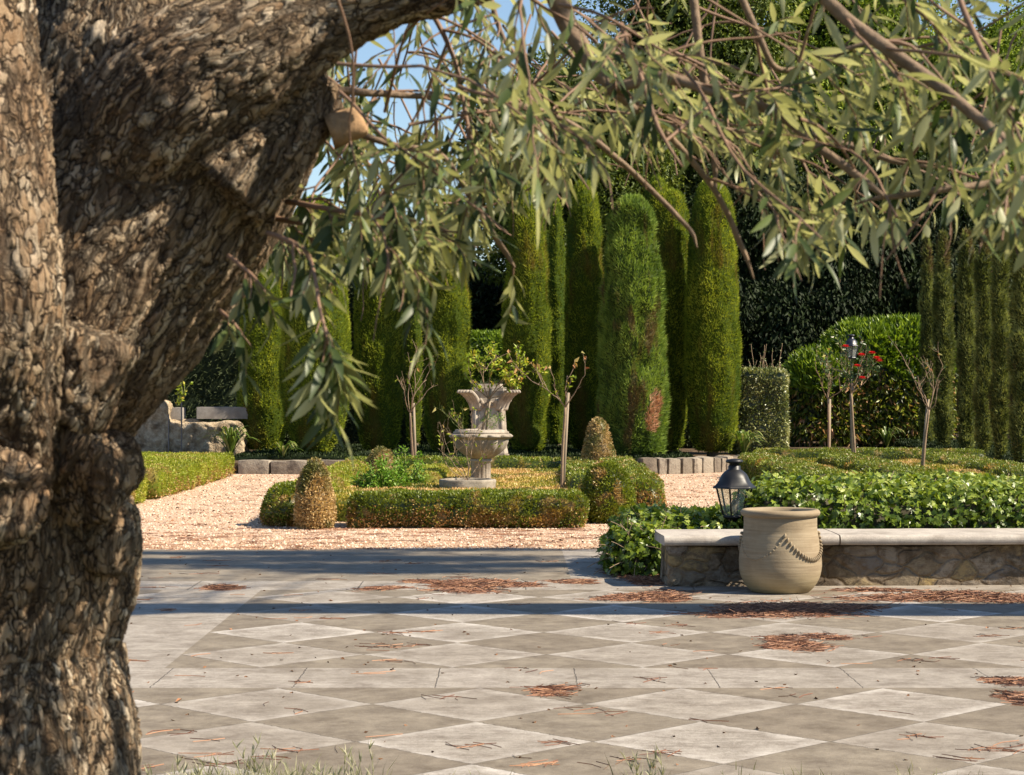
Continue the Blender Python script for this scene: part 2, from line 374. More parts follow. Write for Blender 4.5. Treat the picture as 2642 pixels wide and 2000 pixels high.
G_BOXY = foliage('scorched_box_leaves', [(0, (.06, .07, .008)), (.4, (.24, .25, .020)), (.7, (.48, .38, .05)), (1, (.85, .60, .24))], .45, .3, spec=.5,
                 patches=[((.66, .43, .19), 1.1, .46, .58, (1, 1, 1), (8, 0, 0)), ((.10, .14, .016), 1.3, .52, .64, (1, 1, 1), (2, 4, 0))])
G_CONE = foliage('dry_box_leaves', [(0, (.16, .11, .04)), (.5, (.44, .29, .12)), (1, (.74, .55, .28))], .5, .25, spec=.4,
                 patches=[((.11, .13, .03), 2.6, .52, .66, (1, 1, 1), (1, 9, 0))])
G_FOOT = foliage('browned_box_leaves', [(0, (.10, .05, .015)), (.5, (.36, .19, .06)), (1, (.62, .40, .18))], .5, .25, spec=.3)
G_YEL = foliage('yellow_green_box', [(0, (.12, .15, .008)), (.5, (.27, .31, .018)), (1, (.50, .48, .08))], .45, .35, spec=.4,
                patches=[((.40, .26, .09), 2.2, .50, .66, (1, 1, 1), (4, 1, 0))])
G_IVY = foliage('ivy_leaves', [(0, (.018, .036, .006)), (.45, (.07, .12, .012)), (.8, (.24, .31, .03)), (1, (.44, .48, .12))], .36, .3, spec=.45)
G_IVYC = foliage('ivy_stems', [(0, (.035, .030, .014)), (1, (.07, .06, .025))], .8, 0)
G_VAR = foliage('variegated_leaves', [(0, (.02, .03, .01)), (.4, (.11, .14, .035)), (.7, (.32, .33, .13)), (1, (.72, .70, .45))], .35, .25, spec=.6)
G_LAU = foliage('laurel_leaves', [(0, (.030, .065, .006)), (.5, (.14, .22, .014)), (1, (.32, .42, .04))], .42, .35, spec=.4)
G_LAUD = foliage('old_laurel_leaves', [(0, (.020, .032, .005)), (.5, (.11, .15, .016)), (.78, (.34, .36, .035)), (.90, (.50, .26, .12)), (1, (.62, .38, .24))], .4, .4, spec=.5)
G_TREE = foliage('broad_tree_leaves', [(0, (.015, .026, .006)), (.5, (.08, .115, .014)), (1, (.32, .36, .06))], .55, .3, spec=.25)
G_DARK = foliage('shaded_tree_leaves', [(0, (.006, .012, .004)), (.7, (.020, .034, .009)), (1, (.06, .08, .02))], .6, .12, spec=.15)  # near-black leaf colour, the shade on the lower trees is painted in
G_POP = foliage('pale_tree_leaves', [(0, (.05, .09, .012)), (.5, (.20, .28, .025)), (1, (.50, .56, .09))], .55, .35, spec=.25)
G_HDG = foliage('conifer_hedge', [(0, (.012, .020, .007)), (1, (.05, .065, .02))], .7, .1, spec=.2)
G_ROSE = foliage('rose_leaves', [(0, (.14, .22, .012)), (.6, (.34, .42, .03)), (.9, (.55, .52, .07)), (1, (.55, .30, .08))], .45, .4, spec=.4)
G_ROSED = foliage('dark_rose_leaves', [(0, (.025, .055, .015)), (.8, (.08, .13, .04)), (1, (.20, .20, .08))], .4, .3, spec=.5)
G_DRY = foliage('withered_leaves', [(0, (.30, .10, .05)), (.5, (.40, .24, .08)), (1, (.38, .36, .12))], .6, .3)
G_HERB = foliage('herb_leaves', [(0, (.07, .15, .01)), (.6, (.16, .30, .025)), (1, (.30, .42, .07))], .45, .4, spec=.3)
G_AGA = foliage('strap_leaves', [(0, (.06, .11, .015)), (.7, (.17, .24, .035)), (1, (.42, .38, .15))], .4, .35, spec=.5)
G_RED = foliage('red_petals', [(0, (.55, .015, .03)), (1, (.80, .05, .07))], .5, .3, spec=.3)
G_NEED = foliage('pine_needles', [(0, (.06, .026, .016)), (.5, (.19, .075, .038)), (1, (.38, .20, .11))], .6, 0, spec=.3)
G_LITT = foliage('leaf_litter', [(0, (.06, .035, .02)), (.6, (.16, .08, .04)), (1, (.34, .16, .08))], .7, 0, spec=.2)
G_GRASS = foliage('dry_grass', [(0, (.10, .11, .035)), (.5, (.24, .24, .12)), (1, (.46, .43, .30))], .6, .3, spec=.3)
G_PINE = foliage('pine_foliage', [(0, (.02, .05, .015)), (1, (.07, .12, .03))], .6, .1)
G_CORE = foliage('dark_crown_core', [(0, (.010, .016, .006)), (1, (.012, .02, .008))], 1.0, 0, spec=0)  # near-black filler core, blocks the sky and stands in for crown shade
BARK_G = plain('grey_bark', (.14, .105, .075), .9, .5, 14, .02, .1, sc3=(1, 1, .25))
CANE = plain('rose_cane', (.25, .175, .115), .8, .45, 30, .003, .2)
STAKE = plain('weathered_stake', (.27, .215, .155), .85, .35, 25, .002, .2, sc3=(1, 1, .1))
CANEG = plain('green_cane', (.24, .26, .08), .7, .3, 20, 0, .3)

# ------------------------------------------------------------------ clipped cypress columns
CLUB = [(.62, 0), (.78, .04), (.92, .12), (1, .25), (.99, .40), (.95, .55), (.88, .70), (.78, .83), (.66, .91), (.50, .96), (.28, .99), (.02, 1)]
TAPB = [(.42, 0), (.62, .05), (.86, .13), (.98, .24), (1, .34), (.97, .5), (.90, .68), (.80, .82), (.66, .91), (.48, .965), (.25, .99), (.02, 1)]
SHAG = [(.86, 0), (.95, .05), (.98, .12), (1, .20), (.97, .32), (.90, .5), (.80, .68), (.69, .82), (.58, .91), (.42, .965), (.22, .99), (.02, 1)]
NARR = [(.55, 0), (.8, .05), (1, .12), (1, .4), (.95, .7), (.85, .85), (.6, .94), (.3, .985), (.02, 1)]
def column(name, x0, x1, vt, Y, zb, label, prof=CLUB, mat=None, dens=1500, group=None, cat='cypress', lean=0., noise=.06, tl=.065, tw=.022, ns=2.2, seed=0, outw=.55, trunk_r=.10, rust=None, ptwo=None, streak=.6):
    mat = mat or G_CY; c0 = PV((x0+x1)/2, 0, Y)[0]; rad = ((x1-x0)/2-2.5)*K/F*Y; zt = PV(0, vt, Y)[2]; h = zt-zb
    e = thing(name, (c0, Y, zb), label, cat, group)
    mb = M(); pr = [(r*rad, z*(h-.12)+.12) for r, z in prof]
    V, q = lathe([(.02, .12)]+pr, (c0-lean*.6, Y, zb), 56, int(h/.055), noise, ns, seed, lean=(lean/h*1.2, 0), streak=streak)
    rd_ = V-np.array([c0, Y, 0]); rd_[:, 2] = 0; V = V+unit(rd_)*.030*fbm(V*np.array([9, 9, 5]), 2, seed+11)[:, None]
    mb.add(V, q, rnd=.12, smooth=True)
    if ptwo:                                       # a second rounded leader
        V2, q2 = lathe([(r*ptwo[1], z*ptwo[2]) for r, z in NARR], (c0+ptwo[0], Y+.05, zb+h*.55), 40, 60, noise*.6, ns, seed+5)
        mb.add(V2, q2, rnd=.12, smooth=True)
    area = 2*math.pi*rad*h; n = int(area*dens*1.45)
    def fuzz(V, q, n):
        p, N = sample(V, q, n); k = (N[:, 1] < .45); p, N = p[k], N[k]; n = len(p)
        d = N*outw+np.array([0, 0, .7])+.55*rv(n)
        clump = .5+.36*fbm(p*np.array([5, 5, 2.2]), 3, seed+2)+.34*fbm(p*np.array([13, 13, 5]), 2, seed+4)
        rnd = np.clip(.24+.62*(clump*2-.6)+.30*rng.random(n), 0, 1)
        L = tl*(.6+.8*rng.random(n))
        if rust is not None:
            rp, rr = rust; dd = np.linalg.norm((p-rp)/np.array([rr, rr*1.4, rr*2.1]), axis=1)+.25*fbm(p*6, 2, 3); km = dd < 1
            leaves(mb, p[km], d[km], N[km], L[km], tw*1.0, 'tri', mi=1); k2 = ~km
            leaves(mb, p[k2]-N[k2]*.01, d[k2], N[k2]*.35+rv(k2.sum()), L[k2], tw, 'tri', rnd=rnd[k2])
        else: leaves(mb, p-N*.01, d, N*.35+rv(n), L, tw, 'tri', rnd=rnd)
    fuzz(V, q, n)
    if ptwo: fuzz(V2, q2, int(n*.3))
    mb.build('crown', [mat, G_RUST], e)
    mt = M(); tv, tf = sweep([(c0, Y, zb-.15), (c0+.01, Y, zb+.15), (c0, Y+.02, zb+.6)], [trunk_r*1.3, trunk_r, trunk_r*.8], 12); mt.add(tv, tf, smooth=True)
    mt.build('trunk', BARK_G, e)
    return e
cg = 'clipped columnar cypresses behind the parterre'
column('clipped_cypress', 514, 622, 548, 38.4, .2, 'dark clipped cypress column farthest left, beside the rough stone wall', CLUB, lean=-.02, group=cg, seed=1)
column('clipped_cypress', 604, 756, 425, 36.6, .2, 'broad clipped cypress with a tapered pointed foot, just right of the leftmost column', TAPB, group=cg, seed=2, dens=1700)
column('clipped_cypress', 764, 872, 415, 38.2, .2, 'slim clipped cypress behind the leafy green herb and left of the bare rose', CLUB, group=cg, seed=3)
column('clipped_cypress', 874, 912, 480, 41.5, .2, 'shadowed thin cypress squeezed behind the bare rose', CLUB, group=cg, seed=4, dens=1000)
column('clipped_cypress', 917, 1017, 425, 37.8, .2, 'clipped cypress with a diagonal shadow, left of the carved stone pillar', CLUB, group=cg, seed=5, lean=.03)
column('clipped_cypress', 1086, 1190, 402, 37.8, .2, 'clipped cypress directly behind the rose with dry leaves, right of the stone pillar', CLUB, group=cg, seed=6)
column('clipped_cypress', 1178, 1224, 428, 41.5, .2, 'thin dark cypress in the gap behind the front columns, right of centre', CLUB, group=cg, seed=7, dens=1000)
column('clipped_cypress', 1218, 1306, 388, 39.0, .2, 'slim clipped cypress with bright top and shaded foot, left of the shaggy one', CLUB, group=cg, seed=8)
rp = P(1425*K, 895*K, 36.0); rp[1] -= .25
column('clipped_cypress', 1290, 1440, 425, 36.4, .2, 'widest shaggy cypress with a rust brown dead patch low on its right side', SHAG, G_CYG, group=cg, seed=9, dens=1600, noise=.12, tl=.09, ns=2.6, rust=(rp, .26), outw=.8)
column('clipped_cypress', 1388, 1492, 410, 38.2, .2, 'leaning clipped cypress with a double rounded top, right of the shaggy one', CLUB, group=cg, seed=10, lean=.16, ptwo=(-.18, .26, 2.55))
column('clipped_cypress', 1478, 1598, 385, 37.4, .2, 'tall smooth clipped cypress at the right end of the fat columns, by bright strap leaves', CLUB, group=cg, seed=12, dens=1700, lean=-.03)
ng = 'narrow cypresses in the receding row on the right'
for i, (x0, x1, vt, Y, lab) in enumerate([
    (1982, 2022, 505, 45.5, 'farthest narrow cypress of the right hand row, touching the laurel mound'),
    (2012, 2062, 500, 43.0, 'second narrow cypress of the right hand row, behind the tallest staked rose'),
    (2062, 2112, 495, 40.5, 'third narrow cypress of the right hand row counting from the laurel mound'),
    (2100, 2148, 490, 38.6, 'fourth narrow cypress of the right hand row counting from the laurel mound'),
    (2136, 2184, 480, 37.0, 'fifth narrow cypress of the right hand row counting from the laurel mound'),
    (2176, 2236, 470, 35.5, 'nearest narrow cypress of the right hand row at the edge of the photo')]):
    column('narrow_cypress', x0+6, x1-6, vt, Y, .06, lab, NARR, G_CYN, 1500, ng, noise=.07, tl=.09, tw=.028, ns=3.5, seed=20+i, outw=.7, trunk_r=.05)

# ------------------------------------------------------------------ clipped hedges
def hedge(name, V, q, n, L, W, mats, label, cat, group=None, core=.1, up=.3, shape='leaf', clump=4, loc=None, cull=True, jit=.02, rmul=1.0, radd=0, nr=.8, foot=None):
    mb = M(); mb.add(V, q, rnd=core, smooth=True)
    p, N = sample(V, q, n)
    if cull: k = N[:, 1] < .5; p, N = p[k], N[k]
    n = len(p); d = N+up*np.array([0, 0, 1])+.9*rv(n)
    p = p+N*jit*rng.random((n, 1))*1.5
    rnd = np.clip((.15+.35*(.5+fbm(p*clump, 2, 9))+.5*rng.random(n))*rmul+radd, 0, 1)
    if foot:
        z0, z1 = V[:, 2].min(), V[:, 2].max(); fz = (p[:, 2]-z0)/(z1-z0)+.5*fbm(p*3.5, 3, 21)+.18*rng.normal(size=n); sel = fz < foot
        leaves(mb, p[sel], d[sel], N[sel]+nr*rv(sel.sum()), L*(.6+.8*rng.random(sel.sum())), W, shape, mi=1); p, d, N, rnd = p[~sel], d[~sel], N[~sel], rnd[~sel]; n = len(p); mats = [mats, G_FOOT]
    leaves(mb, p, d, N+nr*rv(n), L*(.6+.8*rng.random(n)), W, shape, rnd=rnd)
    c = (V.min(0)+V.max(0))/2; c[2] = V[:, 2].min()
    return tag(mb.build(name, mats, loc=c), label, cat, group)
def boxhedge(name, b, n, label, cat='hedge', mat=None, L=.030, W=.018, noise=.055, ns=4, seed=0, r=.08, **kw):
    V, q = boxbody(*b, seg=.07, r=r, noise=noise, ns=ns, seed=seed); return hedge(name, V, q, n, L, W, mat or G_BOX, label, cat, **kw)
def dome(name, c, r, h, n, label, mat, cat='shrub', prof=None, L=.030, W=.018, seed=0, **kw):
    prof = prof or [(.75, 0), (.95, .15), (1, .35), (.9, .6), (.68, .82), (.4, .95), (.02, 1)]
    V, q = lathe([(a*r, b*h) for a, b in prof], (c[0], c[1], c[2] if len(c) > 2 else 0), 30, 26, .05, 4, seed)
    return hedge(name, V, q, n, L, W, mat, label, cat, **kw)
CONE = [(.72, 0), (.95, .12), (1, .3), (.9, .5), (.72, .7), (.5, .86), (.25, .96), (.02, 1)]
pg = 'low box hedges of the central parterre'
boxhedge('box_hedge', (-1.72, .76, 21.25, 22.0, 0, .335), 22000, 'long low box hedge with browned foot along the front of the central parterre', group=pg, seed=1, foot=.44)
boxhedge('box_hedge', (-2.62, -2.1, 21.9, 30.4, 0, .36), 16000, 'yellow green box hedge edging the left side of the central parterre', mat=G_YEL, group=pg, seed=2)
boxhedge('box_hedge', (1.30, 1.82, 24.2, 30.6, 0, .40), 12000, 'green box hedge edging the right side of the central parterre', group=pg, seed=3)
boxhedge('box_hedge', (-2.6, 1.8, 30.7, 31.3, 0, .38), 13000, 'box hedge along the far side of the central parterre before the stone pillar', group=pg, seed=4)
boxhedge('box_hedge', (.72, 1.22, 24.4, 28.8, 0, .42), 9000, 'short dark box hedge inside the parterre beside the staked rose', group=pg, seed=5)
boxhedge('box_hedge', (-1.5, -.95, 25.8, 29.5, 0, .34), 9000, 'inner box hedge left of the stone urn', mat=G_YEL, group=pg, seed=6)
V, q = boxbody(-2.15, 1.3, 22.3, 30.7, -.05, .22, .12, .06, .075, 1.5, 7)
tag(hedge('ground_cover', V, q, 60000, .032, .018, G_BOXY, None, None, radd=.05, up=.8), 'scorched yellow and green low box filling inside the central parterre', 'ground cover', kind='stuff')
dome('cone_shrub', (-2.10, 21.25), .19, .74, 7000, 'brown dried cone shrub at the near left corner of the central parterre', G_CONE, prof=CONE, seed=1)
dome('round_shrub', (-2.42, 21.75), .30, .44, 5000, 'small green box ball beside the dried cone at the left corner', G_BOX, seed=2, foot=.25)
dome('round_shrub', (1.05, 22.2), .27, .66, 9000, 'tall browning box ball at the near right corner of the central parterre', G_BOX, seed=3)
dome('round_shrub', (1.50, 22.95), .24, .42, 4000, 'small brown tipped box ball at the far right of the parterre corner', G_BOX, seed=4, foot=.6)
dome('cone_shrub', (1.32, 30.6), .24, 1.03, 6000, 'brown pointed cone shrub in front of the shaggy cypress', G_CONE, prof=CONE, seed=5)
dome('cone_shrub', (-1.95, 29.6), .24, .60, 4000, 'small rusty cone shrub beside the leafy green herb', G_CONE, prof=CONE, seed=6)
lg = 'low box hedges by the left gravel path'
boxhedge('box_hedge', (-6.4, -4.72, 26.7, 33.8, 0, .36), 30000, 'bright yellow green box hedge left of the pale gravel path', mat=G_YEL, group=lg, seed=8, foot=.3)
boxhedge('box_hedge', (-6.2, -4.80, 24.6, 26.2, 0, .40), 9000, 'short yellow box hedge just emerging from behind the olive trunk', mat=G_YEL, group=lg, seed=9)
rg = 'low box planting of the right parterre'
boxhedge('box_hedge', (3.75, 4.35, 25.5, 33.2, 0, .38), 20000, 'box hedge edging the near left side of the right parterre', group=rg, seed=10)
boxhedge('box_hedge', (4.1, 7.9, 33.3, 34.0, 0, .42), 14000, 'far box hedge of the right parterre below the laurel mound', group=rg, seed=11)
boxhedge('box_hedge', (6.7, 7.4, 21, 33.2, 0, .38), 18000, 'box hedge along the right edge of the right parterre beside the dark kerb', group=rg, seed=12)
boxhedge('box_hedge', (4.9, 5.5, 24, 32, 0, .42), 12000, 'inner box hedge running through the right parterre', group=rg, seed=13)
V, q = boxbody(4.1, 6.8, 20.4, 33.4, -.05, .26, .14, .06, .08, 1.4, 17)
tag(hedge('ground_cover', V, q, 60000, .034, .019, G_BOXY, None, None, up=.8), 'patchy scorched low box filling inside the right parterre', 'ground cover', kind='stuff')

# ivy
def ivy(name, b, n, label, seed, noise=.09, r=.22):
    V, q = boxbody(*b, seg=.10, r=r, noise=noise, ns=3, seed=seed); mb = M(); mb.add(V, q, mi=1, rnd=.3, smooth=True)
    for lay, (off, fr) in enumerate([(.0, .4), (.045, .35), (.09, .25)]):
        p, N = sample(V, q, int(n*fr)); k = N[:, 1] < .6; p, N = p[k], N[k]; m = len(p)
        p = p+N*(off+.03*rng.random((m, 1))); d = np.array([0, 0, -.8])+.9*rv(m)+N*.45
        rnd = np.clip(.05+.14*lay+.35*rng.random(m)+.5*np.clip(N[:, 2]+.35*fbm(p*3, 2, 5), 0, 1)*rng.random(m)+.2*(rng.random(m) > .9), 0, 1)  # upward and outer leaves paler: sunny tops put into the leaf colour
        leaves(mb, p, d, N*1.1+.65*rv(m), .052*(.5+.9*rng.random(m)), .05, 'ivy', rnd=rnd, curl=.15)
    stv = []
    p, N = sample(V, q, 90); k = N[:, 1] < .3
    for a, nn in zip(p[k], N[k]):
        d = unit(nn*.6+rv(1)[0]*.8+np.array([0, 0, .3])); t = np.linspace(0, .16+.12*random.random(), 5)[:, None]
        stv.append(sweep(a+d*t+np.array([0, 0, -.9])*t*t, .0028, 4, False))
    c = (V.min(0)+V.max(0))/2; c[2] = 0
    [mb.add(a_, f_, mi=2) for a_, f_ in stv]; tag(mb.build(name, [G_IVY, G_IVYC, CANE], loc=c), label, 'ivy')
ivy('ivy_hedge', (1.98, 6.0, 15.85, 17.5, 0, .62), 24000, 'long glossy ivy hedge behind the low wall, right of the clay pot', 3)
ivy('ivy_bush', (.92, 2.1, 16.15, 17.4, 0, .38), 9000, 'low ivy mound around the left end of the low wall below the black lantern', 5)
ivy('ivy_bush', (.84, 1.35, 15.7, 16.6, 0, .29), 3000, 'ivy clump spilling onto the needle covered ground at the wall end', 8)

# far hedges
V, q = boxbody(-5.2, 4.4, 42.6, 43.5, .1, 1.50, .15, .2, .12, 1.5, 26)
hedge('conifer_hedge', V, q, 22000, .10, .035, G_HDG, 'added low black green hedge standing in for shade at the feet of the cypresses', 'hedge', clump=2, shape='tri', up=-.2)  # added hedge, its near-black green replaces shade between the columns
V, q = boxbody(-5.0, 3.3, 35.5, 41.8, .02, .24, .12, .06, .09, 1.4, 27)
V2_, q2_ = boxbody(9.0, 13, 31, 47, .0, .22, .14, .06, .09, 1.4, 28); q = np.concatenate([q, q2_+len(V)]); V = np.concatenate([V, V2_])
tag(hedge('bed_shade_leaves', V, q, 60000, .05, .03, G_DARK, None, None, up=.7), 'added dark leaf layer standing in for shade on the beds between the cypress trunks', 'bed_shade_leaves', kind='stuff')  # added leaf layer, darkens the beds in place of shade
V, q = boxbody(4.43, 5.36, 38.9, 40.2, .0, 1.80, .08, .08, .06, 3, 3)
hedge('square_hedge', V, q, 15000, .065, .035, G_VAR, 'square clipped hedge with glinting silvery leaves, right of the fat cypresses', 'hedge', up=0, clump=3, nr=2.2)
V, q = boxbody(4.5, 5.3, 39.0, 39.6, 1.78, 1.84, .08, .03, .02, 3, 3)
mb = M()
for k in range(26):
    a = np.array([4.5+.8*random.random(), 39.1+.6*random.random(), 1.78]); hh = .12+.5*random.random()**2
    pts = [a+np.array([.05*math.sin(t*3+k)*t, 0, hh*t]) for t in np.linspace(0, 1, 5)]; tv, tf = sweep(pts, .006, 4, False); mb.add(tv, tf)
    pp = np.array([pts[i] for i in rng.integers(1, 5, 6)]); leaves(mb, pp, rv(6)+[0, 0, .4], rv(6), .05, .025, 'leaf', mi=1)
e = thing('hedge_shoots', (4.9, 39.3, 1.78), 'wispy unclipped brown shoots sticking up from the square hedge', 'shoots'); mb.build('shoots', [CANE, G_VAR], e)
# laurel mound: bright crown above, old coloured leaves on its face
V, q = boxbody(7.7, 10.6, 47.6, 50.5, .05, 3.0, .15, .8, .25, 1.1, 6)
Va, qa = boxbody(6.75, 8.5, 47.4, 49.5, .05, 2.25, .15, .6, .2, 1.1, 9); q = np.concatenate([q, qa+len(V)]); V = np.concatenate([V, Va])
mb = M(); mb.add(V, q, mi=1, rnd=.05, smooth=True); p, N = sample(V, q, 30000); k = N[:, 1] < .5; p, N = p[k], N[k]; m = len(p)
top = p[:, 2]+.4*fbm(p*1.5, 2, 4)+.25*N[:, 2] +.35*(p[:, 0] < 7.9) > 1.8; d = N*.8+.8*rv(m)+np.where(top, .7, -.8)[:, None]*np.array([0, 0, 1])
for sel, mi in ((top, 0), (~top, 1)):
    leaves(mb, p[sel]+N[sel]*.12*rng.random((sel.sum(), 1)), d[sel], N[sel]+1.3*rv(sel.sum()), .20*(.6+.7*rng.random(sel.sum())), .08, 'leaf', mi=mi, curl=.2)
tag(mb.build('laurel_hedge', [G_LAU, G_LAUD], loc=(8.6, 49, .05)), 'rounded laurel hedge with bright green crown and reddish old leaves behind the far lantern', 'hedge')
V, q = boxbody(-3.2, 2.6, 50, 51.5, .1, 2.85, .2, .3, .15, 1.5, 6)
hedge('green_hedge', V, q, 22000, .12, .055, G_LAU, 'sunlit green hedge seen in the gap between the cypresses above the stone pillar', 'hedge', clump=1)
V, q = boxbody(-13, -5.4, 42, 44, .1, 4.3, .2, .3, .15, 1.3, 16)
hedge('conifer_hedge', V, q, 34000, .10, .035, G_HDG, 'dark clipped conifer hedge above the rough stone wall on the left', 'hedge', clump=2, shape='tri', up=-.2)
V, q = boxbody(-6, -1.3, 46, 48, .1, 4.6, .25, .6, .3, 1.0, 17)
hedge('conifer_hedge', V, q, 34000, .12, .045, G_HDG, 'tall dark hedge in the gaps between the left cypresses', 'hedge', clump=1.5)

# ------------------------------------------------------------------ background trees
def tree(name, c, z0, z1, rx, ry, ncl, nl, Ls, mats, label, seed, trunk_h=None, droop=-.2, W=.45, csz=.95, zexp=1.0, core=.80):
    r = np.random.default_rng(seed); e = thing(name, (c[0], c[1], 0), label, 'tree', None)
    zc, rz = (z0+z1)/2, (z1-z0)/2; u = unit(r.normal(size=(ncl, 3))); u[:, 1] = np.where(u[:, 1] > .5, -u[:, 1], u[:, 1])
    rad = (.80+.22*r.random(ncl))[:, None]; cc = np.array([c[0], c[1], zc])+u*rad*np.array([rx, ry, rz])
    cr = csz*(.6+.7*r.random(ncl)); mb = M()
    th = [(max(.02, math.sin(math.pi*t)**.8)*core, (t*2-1)*core) for t in np.linspace(0.0, 1, 14)]
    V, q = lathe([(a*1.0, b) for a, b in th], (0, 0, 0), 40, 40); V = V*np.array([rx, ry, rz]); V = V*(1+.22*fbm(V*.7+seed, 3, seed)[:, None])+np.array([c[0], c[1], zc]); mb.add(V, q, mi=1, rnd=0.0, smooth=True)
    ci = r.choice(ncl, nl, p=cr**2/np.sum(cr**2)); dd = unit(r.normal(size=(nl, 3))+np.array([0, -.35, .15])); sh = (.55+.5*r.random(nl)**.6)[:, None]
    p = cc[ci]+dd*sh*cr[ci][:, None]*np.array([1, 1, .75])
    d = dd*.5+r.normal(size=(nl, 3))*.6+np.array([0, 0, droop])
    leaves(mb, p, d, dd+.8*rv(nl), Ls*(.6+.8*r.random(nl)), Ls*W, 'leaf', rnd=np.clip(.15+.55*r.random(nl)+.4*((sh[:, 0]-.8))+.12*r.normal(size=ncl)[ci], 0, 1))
    pc_, Nc_ = sample(V, q, nl//3); kc_ = Nc_[:, 1] < .5; pc_, Nc_ = pc_[kc_], Nc_[kc_]; leaves(mb, pc_+Nc_*.12*rng.random((len(pc_), 1)), Nc_*.5+.7*rv(len(pc_))+[0, 0, droop], Nc_+.8*rv(len(pc_)), Ls*1.3, Ls*W*1.3, 'leaf', rnd=.5*rng.random(len(pc_)))
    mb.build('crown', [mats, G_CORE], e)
    mt = M(); th_ = trunk_h or z0+rz
    tv, tf = sweep(spline([(c[0], c[1], -.1), (c[0]+.1, c[1], th_*.4), (c[0]-.05, c[1]+.1, th_)], 5), np.linspace(.32, .16, 11), 12); mt.add(tv, tf, smooth=True)
    for k in range(7):
        a = cc[r.integers(ncl)]; b = np.array([c[0], c[1], th_*(.5+.06*k)])
        tv, tf = sweep(spline([b, (a+b)/2+[0, 0, .4], a], 5), np.linspace(.10, .03, 11), 8); mt.add(tv, tf, smooth=True)
    mt.build('trunk', BARK_G, e); return e
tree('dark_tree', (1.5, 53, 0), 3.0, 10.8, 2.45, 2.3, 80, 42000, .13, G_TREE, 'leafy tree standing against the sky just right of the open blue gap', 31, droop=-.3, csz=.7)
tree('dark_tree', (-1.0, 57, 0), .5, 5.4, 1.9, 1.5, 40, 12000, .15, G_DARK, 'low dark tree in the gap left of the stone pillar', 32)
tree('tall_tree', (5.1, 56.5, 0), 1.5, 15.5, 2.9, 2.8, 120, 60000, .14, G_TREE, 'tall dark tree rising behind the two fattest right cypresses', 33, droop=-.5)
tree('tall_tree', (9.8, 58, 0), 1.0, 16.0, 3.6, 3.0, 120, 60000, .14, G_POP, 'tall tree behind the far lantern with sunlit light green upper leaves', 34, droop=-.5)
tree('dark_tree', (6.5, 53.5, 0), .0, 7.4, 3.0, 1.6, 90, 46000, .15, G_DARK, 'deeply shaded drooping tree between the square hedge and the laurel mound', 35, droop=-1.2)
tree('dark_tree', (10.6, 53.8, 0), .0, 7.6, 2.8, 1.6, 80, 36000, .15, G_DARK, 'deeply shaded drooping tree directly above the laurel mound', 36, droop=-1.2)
tree('pale_tree', (13.9, 56, 0), 1.0, 12.8, 3.0, 2.3, 100, 52000, .13, G_POP, 'bright yellow green tree above the narrow cypress row at the right', 37, droop=-.3, csz=.8)
tree('pale_tree', (-.4, 62, 0), .3, 3.7, 1.6, 1.0, 26, 7000, .15, G_POP, 'small pale sunlit tree glimpsed over the green hedge', 38)
tree('tall_tree', (20, 63, 0), 1.0, 11.5, 3.0, 2.6, 60, 16000, .2, G_TREE, 'tree beyond the narrow cypresses just past the right edge', 39)
# ------------------------------------------------------------------ stone kerbs and walls
def block(mb, a, b, w, z0, z1, seed, rnd=None, amp=.025, r=.03, seg=.06):
    """a stone block between two ground points"""
    a = np.array(a, float); b = np.array(b, float); L = np.linalg.norm(b-a); V, q = boxbody(-L/2, L/2, -w/2, w/2, z0, z1, seg, r, 0, 1)
    V = V+amp*np.stack([fbm(V*4+seed*3.1, 3, s) for s in range(3)], 1)
    t = (b-a)/L; n = np.array([-t[1], t[0]]); c = (a+b)/2
    mb.add(np.stack([c[0]+V[:, 0]*t[0]+V[:, 1]*n[0], c[1]+V[:, 0]*t[1]+V[:, 1]*n[1], V[:, 2]], 1), q, rnd=random.random() if rnd is None else rnd, smooth=True)
def m_blocks(name, c1, c2, c3, scale=5, bump=.03):
    t = NT(name); v = t.coord(); a = t.n('Attribute', attribute_name='rnd').outputs['Fac']; f = t.noise(v, scale, 8, .65); g = t.noise(v, 45, 4)
    c = t.mix(a, c1, c2); c = t.mix(t.sm(f, .48, .68), c, c3); c = t.mix(.3, c, t.ramp(g, [(.3, (.3, .3, .3)), (.7, (1, 1, 1))]), 'MULTIPLY')
    return t.fin(c, .92, t.bump(t.math('ADD', f, t.math('MULTIPLY', g, .3)), bump), .15)
MB_CURB = m_blocks('kerb_blocks', (0.194, 0.159, 0.123), (0.418, 0.359, 0.285), (0.144, 0.118, 0.097))
def kerb(pts, wid, z1, label, name='stone_kerb', seed=0, w=.3, mat=MB_CURB, top=None):
    pts = spline(pts, 12); d = np.concatenate([[0], np.cumsum(np.linalg.norm(np.diff(pts, axis=0), axis=1))]); mb = M(); s = 0; r = random.Random(seed)
    at = lambda t: np.array([np.interp(t, d, pts[:, 0]), np.interp(t, d, pts[:, 1])])
    while s < d[-1]-.05:
        l = min(r.uniform(*wid), d[-1]-s); block(mb, at(s+.008), at(s+l-.008), w, -.08, z1+r.uniform(-.015, .015), s*7+seed, r.random()); s += l
    c = pts.mean(0); return tag(mb.build(name, mat, loc=(c[0], c[1], 0)), label, 'kerb')
kerb([(-4.75, 34.75), (-3.6, 34.6), (-2.2, 34.6), (.2, 34.6), (2.2, 34.55)], (.5, 1.1), .235, 'long stone kerb below the fat cypresses, from the left hedge to the shaggy cypress', seed=1)
kerb([(2.2, 34.5), (2.9, 34.75), (3.6, 35.4), (4.3, 36.4), (4.95, 37.9)], (.16, .30), .27, 'curving kerb of upright pale stones below the tallest fat cypress', seed=2)
